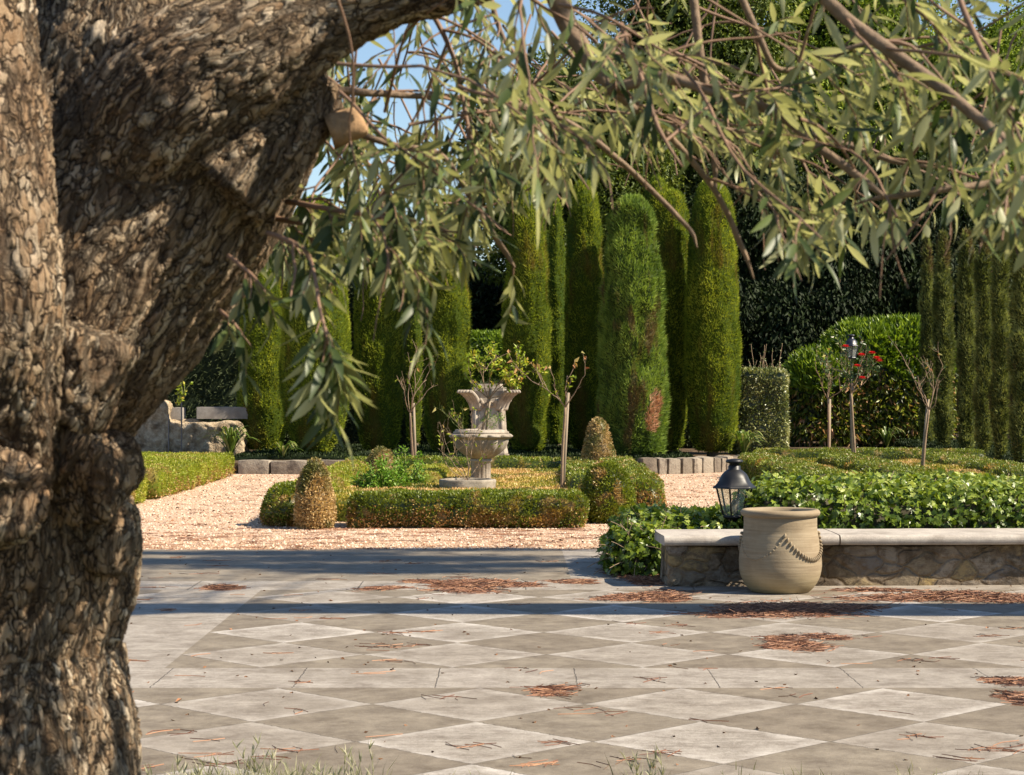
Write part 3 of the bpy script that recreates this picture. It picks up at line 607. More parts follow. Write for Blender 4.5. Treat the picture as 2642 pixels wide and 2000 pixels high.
kerb([(7.7, 31), (8.0, 33.5), (8.5, 37), (8.9, 40), (9.0, 43)], (.9, 1.5), .10, 'shaded low kerb in front of the narrow cypress row', seed=3)
kerb([(-8.6, 36.3), (-7, 36.0), (-5.3, 35.3)], (.7, 1.2), .30, 'pale stone kerb at the foot of the rough stone wall', seed=4)
kerb([(4.7, 38.6), (5.6, 38.9)], (.5, .6), .20, 'short flat kerb at the foot of the square hedge', seed=5)
e = thing('rough_stone_wall', (-6.6, 38.2, .15), 'crumbling sunlit rough stone wall left of the cypresses, weeds on top', 'wall')
mb = M(); V, q = boxbody(-8.5, -6.55, 37.8, 38.6, .0, 1.22, .045, .09, .11, 2.6, 3); V[:, :2] += .11*fbm(V*np.array([6, 6, 8]), 3, 5)[:, None]; mb.add(V, q, smooth=True)
V, q = boxbody(-6.7, -5.1, 37.9, 38.6, .0, .86, .045, .12, .10, 2.4, 6); V[:, :2] += .11*fbm(V*np.array([6, 6, 8]), 3, 8)[:, None]; mb.add(V, q, smooth=True)
mb.build('rubble', MAT_ROCK, e)
mb = M(); block(mb, (-6.02, 38.3), (-4.9, 38.3), .45, .90, 1.13, 3, .9, .004, .01); block(mb, (-6.55, 38.35), (-6.3, 38.35), .4, .88, 1.12, 5, .3, .006, .01); mb.build('coping_slab', MAT_SLAB, e)
for i, (vx, h) in enumerate([(392, 1.25), (364, 1.0)]):
    x = PV(vx, 0, 37.2)[0]; tv, tf = sweep([(x, 37.2, .1), (x, 37.2, .1+h*.9)], .014, 6); mb = M().add(tv, tf)
    tag(mb.build('metal_rod', plain('rod_metal%d' % i, (.16, .15, .15), .5, .1, 9, 0, .5, .6), loc=(x, 37.2, .1)), ['thin metal rod standing before the rough wall, right one of two', 'thin metal rod standing before the rough wall, left one of two'][i], 'rod', 'thin metal rods by the rough wall')
mb = M(); ml = M()
for k in range(9):
    b = PV(386+random.uniform(-8, 8), 0, 38.2); b[2] = 1.15; t = np.linspace(0, 1, 7)[:, None]; tip = np.array([random.uniform(-.05, .2), 0, random.uniform(.25, .55)])
    pts = b+tip*t+np.array([.08*random.uniform(-1, 1), 0, 0])*np.sin(t*3); tv, tf = sweep(pts, .005, 4, False); mb.add(tv, tf)
    pp = pts[rng.integers(1, 7, 7)]; leaves(ml, pp+.02*rv(7), rv(7), rv(7), .07, .05, 'leaf')
e = thing('wall_weed', (PV(386, 0, 38.2)[0], 38.2, 1.15), 'spindly yellow green weed growing on top of the rough wall', 'weed'); mb.build('stem', CANEG, e); ml.build('foliage', G_ROSE, e)

# low wall with bullnose coping
def m_wall():
    t = NT('rubble_wall'); v = t.coord((1, 1, 1.5)); ds = t.n('VectorMath', operation='ADD'); t.L(v, ds.inputs[0])
    nz = t.n('TexNoise'); nz.inputs['Scale'].default_value = 3.5; t.L(v, nz.inputs['Vector']); sc_ = t.n('VectorMath', operation='SCALE'); t.L(nz.outputs['Color'], sc_.inputs[0]); sc_.inputs['Scale'].default_value = .26; t.L(sc_.outputs[0], ds.inputs[1])
    cell = t.voro(ds.outputs[0], 4.6, 'F1', 1); ed = t.voro(ds.outputs[0], 4.6); s = t.n('SeparateColor'); t.L(cell, s.inputs[0])
    c = t.ramp(s.outputs[0], [(0, (.22, .17, .12)), (.3, (.33, .27, .20)), (.55, (.20, .175, .15)), (.8, (.36, .26, .12)), (1, (.30, .27, .24))])
    f = t.noise(v, 14, 6, .7); c = t.mix(t.sm(f, .42, .66), c, (.16, .12, .085)); c = t.mix(t.math('MULTIPLY', t.math('SUBTRACT', 1.0, t.sm(ed, .0, .09)), .75), c, (.19, .145, .10))
    lich = t.noise(t.coord((1, 1, 1), loc=(5, 0, 0)), 3, 6, .7); c = t.mix(t.math('MULTIPLY', t.sm(lich, .46, .60), .8), c, (.085, .062, .04))
    h = t.math('ADD', t.math('MULTIPLY', t.sm(ed, 0, .12), .6), t.math('MULTIPLY', f, 1.0))
    return t.fin(c, .95, t.bump(h, .035), .1)
WA = R(2.6); wx0 = 1.15; wy0 = 14.95
def wall_pt(s, d, z): return np.array([wx0+s*math.cos(WA)-d*math.sin(WA), wy0+s*math.sin(WA)+d*math.cos(WA), z])
def wallmap(V): return np.stack([wx0+V[:, 0]*math.cos(WA)-V[:, 1]*math.sin(WA), wy0+V[:, 0]*math.sin(WA)+V[:, 1]*math.cos(WA), V[:, 2]], 1)
e = thing('low_wall', (wx0, wy0, 0), 'low rubble stone wall with pale smooth coping behind the clay pot', 'wall')
V, q = boxbody(.02, 6.5, .03, .50, -.05, .315, .035, .035, .016, 6, 2); mb = M(); mb.add(wallmap(V), q, smooth=True); mb.build('wall', m_wall(), e)
MAT_CAP = m_stone('coping_stone', (0.403, 0.359, 0.318), (0.490, 0.442, 0.389), (0.302, 0.263, 0.227), 9, .003, 90)
cap = [(-.035, 0)]+[(-.035-.03*math.sin(a), .036-.036*math.cos(a)) for a in np.linspace(0.2, math.pi-.2, 9)]+[(-.033, .074), (.25, .082), (.55, .080), (.57, .06), (.57, .0)]
for s0, s1 in ((-.035, 1.30), (1.312, 2.95), (2.962, 4.6), (4.612, 6.5)):
    ss = np.linspace(s0, s1, 26); m = len(cap); V = np.array([(s, d, .318+z) for s in ss for d, z in cap]); V[:, 2] += .003*fbm(V*5, 2, 4); V[:, 1] += .003*fbm(V*4, 2, 6)
    if s0 < 0: V[:m, 0] += .0; k = np.arange(m); V[:m, 0] += .02*(np.abs(V[:m, 1]-.26) > .27)
    i, j = np.meshgrid(np.arange(25), np.arange(m), indexing='ij'); q = np.stack([i*m+j, (i+1)*m+j, (i+1)*m+(j+1) % m, i*m+(j+1) % m], -1).reshape(-1, 4)
    mb = M(); mb.add(wallmap(V), q, smooth=False); W = wallmap(V); mb.add(W[:m], [tuple(range(m))[::-1]]); mb.add(W[-m:], [tuple(range(m))]); mb.build('coping_stone', MAT_CAP, e)

# ------------------------------------------------------------------ clay pot
def m_clay():
    t = NT('pale_clay'); v = t.coord(); f = t.noise(v, 5, 5); ring = t.noise(t.coord((1.2, 1.2, 26)), 2.2, 6, .6, .3); g = t.noise(v, 70, 3)
    c = t.mix(t.sm(f, .3, .7), (.24, .18, .112), (.31, .245, .16)); c = t.mix(t.math('MULTIPLY', t.sm(ring, .5, .64), .35), c, (.38, .31, .215)); c = t.mix(t.math('MULTIPLY', t.sm(ring, .5, .36), .4), c, (.19, .14, .09))
    sp = t.n('SeparateXYZ'); t.L(v, sp.inputs[0]); c = t.mix(t.math('MULTIPLY', t.math('SUBTRACT', 1.0, t.sm(sp.outputs[2], .0, .2)), .3), c, (.42, .34, .15))
    return t.fin(c, .75, t.bump(t.math('ADD', ring, t.math('MULTIPLY', g, .25)), .003), .25)
MAT_CLAY = m_clay()
PR = [(.02, .0), (.192, .0), (.222, .012), (.258, .052), (.286, .105), (.300, .165), (.302, .22), (.295, .30), (.281, .38), (.268, .46), (.266, .535), (.262, .548)]
def pot_r(z): return np.interp(z, [p[1] for p in PR[1:]], [p[0] for p in PR[1:]])
pc = np.array([1.965, 14.62, .008]); e = thing('clay_pot', pc, 'large pale clay pot with rope swag relief standing before the low wall', 'pot')
mb = M(); prof = spline(PR, 4); V, q = lathe(prof, pc, 96, 90); V[:, :2] += .0025*fbm(V*np.array([3, 3, 20]), 3, 2)[:, None]; mb.add(V, q, smooth=True)
mb.add(*lathe([(.262, .548), (.245, .56), (.235, .5), (.25, .3), (.24, .06), (.02, .04)], pc, 96), smooth=True); mb.build('body', MAT_CLAY, e)
rim = [(.245, .545)]+[(.262+.026*math.cos(a), .577+.026*math.sin(a)) for a in np.linspace(-1.9, 1.9, 14)]+[(.245, .600), (.235, .585), (.237, .552)]
rim = [(.262, .547), (.272, .549)]+[(.264+.026*math.cos(a)*1.0, .576+.026*math.sin(a)) for a in np.linspace(-1.2, 1.9, 14)]+[(.238, .590), (.236, .556)]
mb = M(); V, q = lathe(rim, pc, 96); V[:, 2] += .0015*fbm(V*6, 2, 3); mb.add(V, q, smooth=True); mb.build('rim', MAT_CLAY, e)
mb = M()
for s in range(4):
    N = 22
    for k in range(N+1):
        t = k/N; th = -math.pi/2+s*math.pi/2+t*math.pi/2-.02; z = .425-.175*(1-(2*t-1)**2); r = pot_r(z)+.006
        c = pc+np.array([r*math.cos(th), r*math.sin(th), z]); sl_ = .7*(2*t-1)
        bV, bq = lathe([(.002, -.014)]+[(.0195*math.sin(a), -.0125*math.cos(a)) for a in np.linspace(.3, math.pi-.3, 7)]+[(.002, .012)], (0, 0, 0), 12)
        tang = unit(np.array([-math.sin(th), math.cos(th), sl_*1.3])); nr = np.array([math.cos(th), math.sin(th), 0]); ax = unit(tang+.35*np.cross(nr, tang)); bx = unit(np.cross(ax, nr)); cx = np.cross(bx, ax)
        w_ = .42 if s == 3 else 1.0; c = c-nr*.010*(1-w_); mb.add(c+(bV[:, :1]*bx+bV[:, 1:2]*cx*.75)*w_+bV[:, 2:]*ax*.8, bq, smooth=True)
mb.build('rope_swag', MAT_CLAY, e)

# ------------------------------------------------------------------ lanterns
BLK = plain('black_iron', (.012, .012, .014), .45, .2, 30, .0005, .4)
BLUEB = plain('dark_painted_iron', (.018, .020, .034), .4, .2, 30, .0005, .5)
def m_glass(name, milky):
    t = NT(name); t.bsdf.inputs['Base Color'].default_value = (.75, .78, .76, 1); t.bsdf.inputs['Roughness'].default_value = .05
    tr = t.n('BsdfTransparent'); tr.inputs[0].default_value = (.93, .95, .93, 1); mx = t.n('MixShader')
    f = t.noise(t.coord(), 30, 4); t.L(t.math('ADD', milky, t.math('MULTIPLY', t.sm(f, .45, .7), .05)), mx.inputs[0]); t.L(tr, mx.inputs[1]); t.L(t.bsdf, mx.inputs[2]); t.L(mx, t.out.inputs['Surface']); return t.m
def lantern(c, zb, label, glass, iron, rot=0, s=1.0):
    e = thing('garden_lantern', (c[0], c[1], 0), label, 'lantern', 'black hexagonal garden lanterns'); o = np.array([c[0], c[1], zb])
    hexa = lambda r, z: np.array([[r*math.cos(rot+k*math.pi/3), r*math.sin(rot+k*math.pi/3), z] for k in range(6)])
    rb, rt, gh = .092*s, .150*s, .235*s
    B, T = o+hexa(rb, 0), o+hexa(rt, gh); mb = M()
    for k in range(6):
        mb.add(*sweep([B[k], T[k]], .0085*s, 6)); mb.add(*sweep([B[k], B[(k+1) % 6]], .009*s, 6)); mb.add(*sweep([T[k], T[(k+1) % 6]], .011*s, 6))
    mb.build('frame', iron, e)
    for k in range(6):
        a, b, c2, d = [o+(p-o)*np.array([.97, .97, 1]) for p in (B[k], B[(k+1) % 6], T[(k+1) % 6], T[k])]; n = unit(np.cross(b-a, d-a))*.0015
        M().add([a, b, c2, d, a-n, b-n, c2-n, d-n], [(0, 1, 2, 3), (7, 6, 5, 4), (0, 4, 5, 1), (1, 5, 6, 2), (2, 6, 7, 3), (3, 7, 4, 0)]).build('pane', glass, e)
    # roof: hexagonal skirt blending into a round dome
    prof = [(.182, -.010, 1), (.184, .004, 1), (.172, .010, 1), (.160, .018, .9), (.135, .045, .45), (.118, .075, .15), (.104, .100, 0), (.080, .125, 0), (.058, .140, 0), (.050, .146, 0), (.050, .172, 0), (.043, .176, 0), (.010, .177, 0)]
    n = 72; th = np.linspace(0, 2*np.pi, n, endpoint=False); hx = math.cos(math.pi/6)/np.cos(((th-rot) % (math.pi/3))-math.pi/6); V = []
    for r, z, k in prof: rr = r*s*((1-k)+k*hx); V.append(np.stack([o[0]+rr*np.cos(th), o[1]+rr*np.sin(th), np.full(n, o[2]+gh+z*s)], 1))
    V = np.concatenate(V); m = len(prof); i, j = np.meshgrid(np.arange(m-1), np.arange(n), indexing='ij'); q = np.stack([i*n+j, i*n+(j+1) % n, (i+1)*n+(j+1) % n, (i+1)*n+j], -1).reshape(-1, 4)
    mb = M(); mb.add(V, q, smooth=True); mb.add(V[:n], [tuple(range(n))[::-1]]); mb.build('roof', iron, e)
    mb = M(); mb.add(*lathe([(.01, .170), (.045, .172), (.040, .190), (.052, .194), (.070, .200), (.072, .212), (.060, .224), (.02, .230), (.002, .231)], o+[0, 0, gh], 32), smooth=True)
    if s != 1: pass
    mb.build('finial', iron, e)
    mb = M(); mb.add(*lathe([(.002, -.05), (.03, -.05), (.05, -.03), (.096, -.012), (.1, .0), (.002, .004)], o, 24), smooth=True)
    if zb > 1: mb.add(*lathe([(.09, 0), (.09, .03), (.05, .07), (.035, .25), (.03, .35), (.035, .37), (.026, .4), (.026, zb-.04)], (c[0], c[1], 0), 20), smooth=True)
    else: mb.add(*lathe([(.09, 0), (.09, .03), (.05, .06), (.04, .1), (.035, zb-.04)], (c[0], c[1], 0), 20), smooth=True)
    mb.build('post', iron, e)
    M().add(*lathe([(.002, 0), (.018, 0), (.018, .05), (.024, .06), (.026, .10), (.015, .13), (.002, .135)], o, 16), smooth=True).build('bulb_holder', STAKE, e)
    return e
lantern((1.81, 16.25), .455, 'black lantern on a short post in the ivy, just behind the clay pot', m_glass('clear_glass', .07), BLK, rot=.16)
lantern((6.80, 40.0), 2.10, 'far black lantern on a tall post in front of the laurel mound', m_glass('frosted_glass', .12), BLUEB, rot=.5)

# ------------------------------------------------------------------ urn, basin, pillar
uc = np.array([-.42, 27.0, 0.0]); e = thing('stone_urn', uc, 'carved stone urn on a fluted pedestal in the central parterre', 'urn')
n = 96; th = np.linspace(0, 2*np.pi, n, endpoint=False)
def flute(prof, amp, lob, c, nn=96):
    V, q = lathe(prof, c, nn); d = V-np.array(c); r = np.linalg.norm(d[:, :2], axis=1); a = np.arctan2(d[:, 1], d[:, 0]); z = d[:, 2]
    k = 1+amp(z)*(np.abs(np.cos(a*lob/2))**.7-.6); V[:, 0] = c[0]+d[:, 0]*k; V[:, 1] = c[1]+d[:, 1]*k; return V, q
bowl = spline([(.13, .535), (.17, .555), (.25, .61), (.315, .68), (.350, .755), (.360, .80), (.385, .815), (.410, .835), (.412, .855), (.40, .872), (.372, .880)], 4)
mb = M(); V, q = flute(bowl, lambda z: .13*np.clip((z-.54)/.12, 0, 1)*np.clip((.875-z)/.03, 0, 1), 12, uc); mb.add(V, q, smooth=True)
mb.add(*lathe([(.372, .880), (.378, .884), (.378, .902), (.355, .908), (.350, .930), (.325, .934), (.315, .915), (.28, .90), (.02, .90)], uc, 64), smooth=True); mb.build('bowl', MAT_URN, e)
mb = M(); V, q = flute([(.20, .0), (.20, .06), (.16, .10), (.128, .14), (.128, .49), (.15, .50), (.155, .525), (.14, .535)], lambda z: .10*((z > .13) & (z < .5)), 14, uc); mb.add(V, q, smooth=True); mb.build('pedestal', MAT_URN, e)
bc = np.array([-.56, 25.0, 0.]); V, q = lathe([(.34, 0), (.35, .2), (.352, .33), (.345, .352), (.315, .356), (.30, .345), (.295, .30), (.02, .30)], bc, 48, 60, .02, 9, 3)
tag(M().add(V, q, smooth=True).build('stone_basin', MAT_STONE, loc=bc), 'low round stone basin in front of the urn holding a straggly rose', 'basin')
kc = np.array([-.38, 33.0, 0.]); e = thing('stone_pillar', kc, 'antique square stone pillar with leafy carved capital behind the urn', 'pillar')
mb = M(); V, q = boxbody(-1.02, .13, 32.7, 33.45, 0, .30, .1, .02, .008, 5); V2, q2 = boxbody(-.72, -.04, 32.66, 33.34, .30, .40, .1, .02, .005, 5, 2); mb.add(V, q, smooth=True); mb.add(V2, q2, smooth=True); mb.build('base', MAT_CURB, e)
def ring(hw, z, bow=0):  # square section with chamfer
    c = hw*.82; pts = [(-hw, -c), (-c, -hw), (c, -hw), (hw, -c), (hw, c), (c, hw), (-c, hw), (-hw, c)]; return [(kc[0]+x, kc[1]+y, z) for x, y in pts]
mb = M(); zs = [(.30, .33), (.315, .42), (.30, .5), (.285, .9), (.265, 1.17), (.28, 1.19)]; V = np.array([p for hw, z in zs for p in ring(hw, z)]); mb.add(V, [(i*8+j, i*8+(j+1) % 8, (i+1)*8+(j+1) % 8, (i+1)*8+j) for i in range(len(zs)-1) for j in range(8)])
for sx in (-1, 1):
    for (x, r) in ((.225, .03), (.16, .012)):
        mb.add(*sweep([(kc[0]+sx*x, kc[1]-.285, .5), (kc[0]+sx*x*.93, kc[1]-.265, 1.16)], r, 8), smooth=True)
mb.add(*sweep([(kc[0]+.13*math.cos(a), kc[1]-.262, 1.14+.13*math.sin(a)) for a in np.linspace(.1, math.pi-.1, 12)], .016, 6), smooth=True); mb.build('shaft', MAT_URN, e)
mb = M(); zs = [(.262, 1.18), (.285, 1.20), (.262, 1.22), (.255, 1.33), (.275, 1.42), (.285, 1.445), (.285, 1.50), (.23, 1.505), (.225, 1.56), (.02, 1.562)]; V = np.array([p for hw, z in zs for p in ring(hw, z)]); mb.add(V, [(i*8+j, i*8+(j+1) % 8, (i+1)*8+(j+1) % 8, (i+1)*8+j) for i in range(len(zs)-1) for j in range(8)])
for sx in (-1, 1):
    for sy in (-1, 1):        # curling corner leaves
        for w in range(5):
            f = w/4-.5; d = unit(np.array([sx*(1+.5*f), sy*(1-.5*f), 0]))
            pts = [(kc[0]+d[0]*r, kc[1]+d[1]*r, z) for r, z in ((.30, 1.14), (.33, 1.22), (.38, 1.30), (.45, 1.37), (.53, 1.42), (.575, 1.435), (.59, 1.41))]
            mb.add(*sweep(spline(pts, 3), np.linspace(.055, .022, 19), 8), smooth=True)
for a in np.linspace(0, 2*math.pi, 16, endpoint=False):
    d = np.array([math.cos(a), math.sin(a), 0]); mb.add(*sweep([kc+d*.27+[0, 0, 1.18], kc+d*.31+[0, 0, 1.26], kc+d*.35+[0, 0, 1.30], kc+d*.36+[0, 0, 1.27]], [.04, .04, .03, .02], 7), smooth=True)
mb.build('capital', MAT_URN, e)

# ------------------------------------------------------------------ roses
def rose(base, junc, label, seed, r0=.022, spread=.4, height=.7, canes=6, nleaf=60, leafmat=G_ROSE, green=False, stake=None, red=(), L=.055, dry=0, name='standard_rose', flat=1.0, tips=None):
    rd = random.Random(seed); base = np.array(base, float); junc = np.array(junc, float)
    e = thing(name, base, label, 'rose', 'standard roses on tall stems' if name == 'standard_rose' else None); mc = M(); mid = (base+junc)/2+[rd.uniform(-.02, .02), 0, 0]; allp = []; wood = M()
    if np.linalg.norm(junc-base) > .15: wood.add(*sweep(spline([base-[0, 0, .1], mid, junc], 6), np.linspace(r0*1.1, r0*.8, 13), 8, jit=.003), smooth=True)
    def grow(p, d, l, r, depth):
        n = 7; pts = [p]
        for k in range(n):
            d = unit(d+np.array([rd.gauss(0, .16), rd.gauss(0, .16), rd.gauss(.05, .12)])); pts.append(pts[-1]+d*l/n)
            if k % 2 == 1 and rd.random() < .5: # spur
                s = unit(d+np.array([rd.gauss(0, .7), rd.gauss(0, .7), .4])); mc.add(*sweep([pts[-1], pts[-1]+s*l*.13], [r*.5, r*.25], 5, False))
        pts = np.array(pts); mc.add(*sweep(spline(pts, 3), np.linspace(r, r*.55, n*3+1), 6), smooth=True); allp.extend(pts[3:])
        if depth:
            for b in range(rd.choice([1, 2, 2, 3])):
                k = rd.randrange(3, n+1); s = unit(unit(pts[k]-pts[k-1])+np.array([rd.gauss(0, .55), rd.gauss(0, .5), rd.gauss(.25, .3)])); grow(pts[k], s, l*rd.uniform(.45, .75), r*.62, depth-1)
    for c in range(canes):
        a = 2*math.pi*(c+rd.random()*.6)/canes if not tips else 0
        if tips: tx, tz = tips[c % len(tips)]; d = np.array([tx, rd.uniform(-.3, .3), tz]); ll = np.linalg.norm([tx, tz])
        else: d = np.array([math.cos(a)*spread, math.sin(a)*spread*.8*flat, height*rd.uniform(.5, 1)]); ll = np.linalg.norm(d)
        grow(junc, unit(d), ll*.75, r0*.40, 2)
    wood.build('stem', CANE, e) if wood.V else None
    mc.build('canes', CANEG if green else CANE, e)
    A = np.array(allp)
    if nleaf:
        ml = M(); p = A[rng.integers(0, len(A), nleaf)]+.035*rv(nleaf); p = np.repeat(p, 3, 0); d = rv(nleaf*3)+[0, 0, .1]
        leaves(ml, p+.02*rv(len(p)), d, rv(len(p))+[0, 0, .8], L*(.6+.7*rng.random(len(p))), L*.55, 'leaf', curl=.3); ml.build('foliage', leafmat, e)
    if dry:
        hi = A[A[:, 2] > np.quantile(A[:, 2], .6)]; p = hi[rng.integers(0, len(hi), dry)]
        for q_ in range(dry): ml = M(); leaves(ml, p[q_:q_+1], rv(1)-[0, 0, .6], rv(1), .08, .05, 'leaf', curl=.6); ml.build('dry_leaf', G_DRY, e)
    for fx in red:
        mf = M(); c = np.array(fx); 
        for lay in range(4):
            k = 7; a = np.linspace(0, 2*math.pi, k, endpoint=False)+lay; dv = np.stack([np.cos(a), np.sin(a), np.full(k, .2+lay*.5)], 1)
            leaves(mf, np.repeat(c[None], k, 0), dv, np.stack([-np.cos(a), -np.sin(a), np.ones(k)], 1), .08-.010*lay, .075, 'leaf')
        mf.build('blossom', G_RED, e)
    if stake is not None:
        a, b, r = stake; M().add(*sweep([np.array(a)-[0, 0, .1], b], r, 8), smooth=True).build('stake', STAKE, e)
    return e
def PZ(vx, z, Y): q = PV(vx, 0, Y); q[2] = z; return q
rose(PZ(1212, .1, 24.8), PV(1221, 880, 24.8), 'bare branched rose with a few dry leaves behind the front box hedge', 3, .020, .42, .75, 4, 7, G_ROSE, stake=(PZ(1214, .1, 24.9), PV(1227, 848, 24.9), .018), dry=14, tips=[(-.42, .62), (-.25, .40), (.06, .55), (.42, .50)])
rose(PZ(896, .1, 32.6), PV(886, 892, 32.6), 'nearly leafless dark stemmed rose between the left cypresses', 4, .022, .22, .9, 5, 3, G_ROSE, stake=(PZ(898, .1, 32.6), PV(893, 870, 32.6), .022), dry=3, flat=.4, tips=[(-.12, .8), (.12, .85), (.02, .7), (-.22, .5), (.2, .6)])
rose(uc+[.0, 0, .9], PV(1055, 862, 27), 'yellow green leafed rose growing in the stone urn', 5, .020, .5, .6, 7, 190, G_ROSE, stake=(uc+[.06, .05, .9], PV(1059, 840, 27.05), .018), L=.065, tips=[(-.46, .42), (-.22, .66), (.08, .70), (.38, .62), (.66, .45), (.60, .22), (-.42, .25)])
rose(PZ(1789, .1, 35.8), PV(1788, 862, 35.8), 'staked rose with sparse grey green leaves left of the far lantern', 6, .022, .4, .8, 5, 55, G_ROSED, stake=(PZ(1790, .1, 35.9), PV(1791, 862, 35.9), .028), L=.07, tips=[(-.38, .7), (-.15, .65), (.12, .8), (.4, .5), (.3, .9)], dry=4)
fl = [PV(x, y, 32.4) for x, y in ((1860, 768), (1883, 764), (1893, 775), (1898, 781), (1851, 792), (1862, 818), (1826, 750))]
rose(PZ(1850, .1, 32.7), PV(1838, 850, 32.7), 'leafy staked rose with red blossoms right below the far lantern', 7, .022, .45, .7, 8, 150, G_ROSED, stake=(PZ(1842, .1, 32.8), PV(1838, 850, 32.8), .026), red=fl, L=.07, tips=[(-.12, .45), (.1, .7), (.35, .65), (.3, .45), (.45, .4), (-.05, .8), (.2, .5), (.0, .3)])
rose(PZ(1990, .1, 29), PV(2006, 885, 29), 'wide spreading sparse rose on a leaning stem before the narrow cypresses', 8, .020, .45, .7, 6, 16, G_ROSED, stake=(PZ(1986, .1, 29.1), PV(2004, 862, 29.1), .022), tips=[(-.42, .9), (-.38, .6), (-.2, .5), (.45, .25), (.38, .6), (.45, .8)], dry=6)
rose(bc+[-.0, -.05, .29], bc+[-.0, -.05, .34], 'straggly pale rose canes arching out of the low stone basin', 9, .014, .4, .5, 7, 22, G_ROSE, green=False, L=.05, name='straggly_rose', tips=[(-.62, .42), (-.7, .35), (-.1, .8), (.1, .75), (-.25, .7), (.22, .5), (.0, .95)])
rose(uc+[-.24, -.1, .9], uc+[-.24, -.1, .92], 'short pale sprigs at the left rim of the stone urn', 10, .008, .12, .3, 4, 8, G_ROSE, green=True, L=.04, name='urn_sprig', tips=[(-.2, .3), (-.05, .3), (.06, .22), (-.28, .2)], dry=2)
rose(uc+[.16, -.1, .9], uc+[.16, -.1, .91], 'tuft of feathery green growth at the right rim of the stone urn', 12, .006, .12, .25, 5, 60, G_HERB, green=True, L=.028, name='urn_sprig', tips=[(-.08, .25), (.05, .28), (.12, .2), (.16, .25)])
# leafy herb
def herb(c, r, h, n, label, seed, mat=G_HERB, L=.06, name='herb_plant'):
    rd = random.Random(seed); ml = M()
    for k in range(n):
        a = rd.uniform(0, 6.28); rr = r*math.sqrt(rd.random()); hh = h*(1-.55*(rr/r)**2)*rd.uniform(.6, 1); t = np.linspace(0, 1, 8)[:, None]
        pts = np.array(c)+np.concatenate([t*rr*math.cos(a), t*rr*math.sin(a), hh*(t**.8)], 1); ml.add(*sweep(pts, .005, 5, False), mi=1)
        q = pts[rng.integers(3, 8, 9)]; q = np.repeat(q, 4, 0)+.04*rv(36); leaves(ml, q, rv(36)+[0, 0, .2], np.array([0, -.3, 1])+.6*rv(36), L*(.5+.8*rng.random(36)), L*.5, 'leaf')
    tag(ml.build(name, [mat, CANEG], loc=c), label, 'plant')
herb((PV(828, 0, 24.6)[0], 24.6, .1), .36, .60, 54, 'bright green leafy herb rising from the left of the parterre', 1)
herb((PV(880, 0, 25.6)[0], 25.6, .1), .24, .80, 22, 'taller airy part of green herb growing by the bare rose stem', 2, L=.055)
def straps(c, r, h, n, label, seed, mat=G_AGA, name='strap_leaf_plant'):
    rd = random.Random(seed); mb = M(); c = np.array(c, float)
    for k in range(n):
        a = rd.uniform(0, 6.28); rr = r*rd.uniform(.4, 1); hh = h*rd.uniform(.6, 1); t = np.linspace(0, 1, 9); w = .028*np.sin(np.pi*(t*.9+.1))**.5*(1-t*.7)
        d = np.array([math.cos(a), math.sin(a), 0]); s = np.array([-d[1], d[0], 0]); pts = c+d*(t[:, None]**1.2)*rr+np.array([0, 0, 1])*(hh*np.sin(t*2.3)/.95)[:, None]*.95
        V = np.concatenate([pts-s*w[:, None], pts+s*w[:, None]+[0, 0, .004]]); mb.add(V, [(i, i+1, i+10, i+9) for i in range(8)], rnd=rd.random())
    return tag(mb.build(name, mat, loc=c), label, 'plant')
straps((PV(498, 0, 36.2)[0], 36.2, .2), .62, .62, 60, 'dark strap leaved clump at the left end below the rough wall', 1, G_AGA)
straps((PV(612, 0, 35.6)[0], 35.6, .2), .40, .36, 34, 'small strap leaved clump between the two leftmost cypresses', 2)
straps((PV(1606, 0, 36.9)[0], 36.9, .2), .52, .52, 70, 'bright arching strap leaved clump at the foot of the tallest right cypress', 3)
straps((PV(1915, 0, 46.5)[0], 46.5, .05), .5, .55, 26, 'thin grassy clump at the foot of the laurel mound', 4)

# ------------------------------------------------------------------ pine needles and litter
def needles(mb, cx, cy, rx, ry, n, h, z0=.010, L=(.10, .19), w=.0014):
    lob = rng.normal(size=(9, 2))*[.42, .42]; lw = .18+.30*rng.random(9); li = rng.integers(0, 9, n); uv = lob[li]+rng.normal(size=(n, 2))*lw[li][:, None]*[1, .8]
    r = np.clip(np.linalg.norm(uv, axis=1), 0, 1.6); x, y = cx+rx*uv[:, 0], cy+ry*uv[:, 1]; z = z0+h*np.clip(1-(r/1.1)**1.5, 0, 1)*rng.random(n)
    th = rng.normal(0, 1.1, n); l = rng.uniform(*L, n)/2; b = rng.normal(0, .02, n); tz = rng.normal(0, .12, n)*np.minimum(1, h*30)
    V = []
    for t in (-1, 0, 1):
        px = x+np.cos(th)*l*t-np.sin(th)*b*(1-t*t); py = y+np.sin(th)*l*t+np.cos(th)*b*(1-t*t); pz = np.maximum(z+tz*l*t, z0)
        for s in (-1, 1): V.append(np.stack([px-np.sin(th)*w*s*.5, py+np.cos(th)*w*s*.5, pz+.0015*s], 1))
    V = np.stack(V, 1).reshape(-1, 3); k = np.arange(n)[:, None]*6; q = np.concatenate([k+np.array([[0, 1, 3, 2]]), k+np.array([[2, 3, 5, 4]])]); mb.add(V, q, rnd=np.repeat(rng.random(n), 6))
def gv(vx, vy): dy = vy*K-CY; return (vx*K-CX)*H/dy, F*H/dy
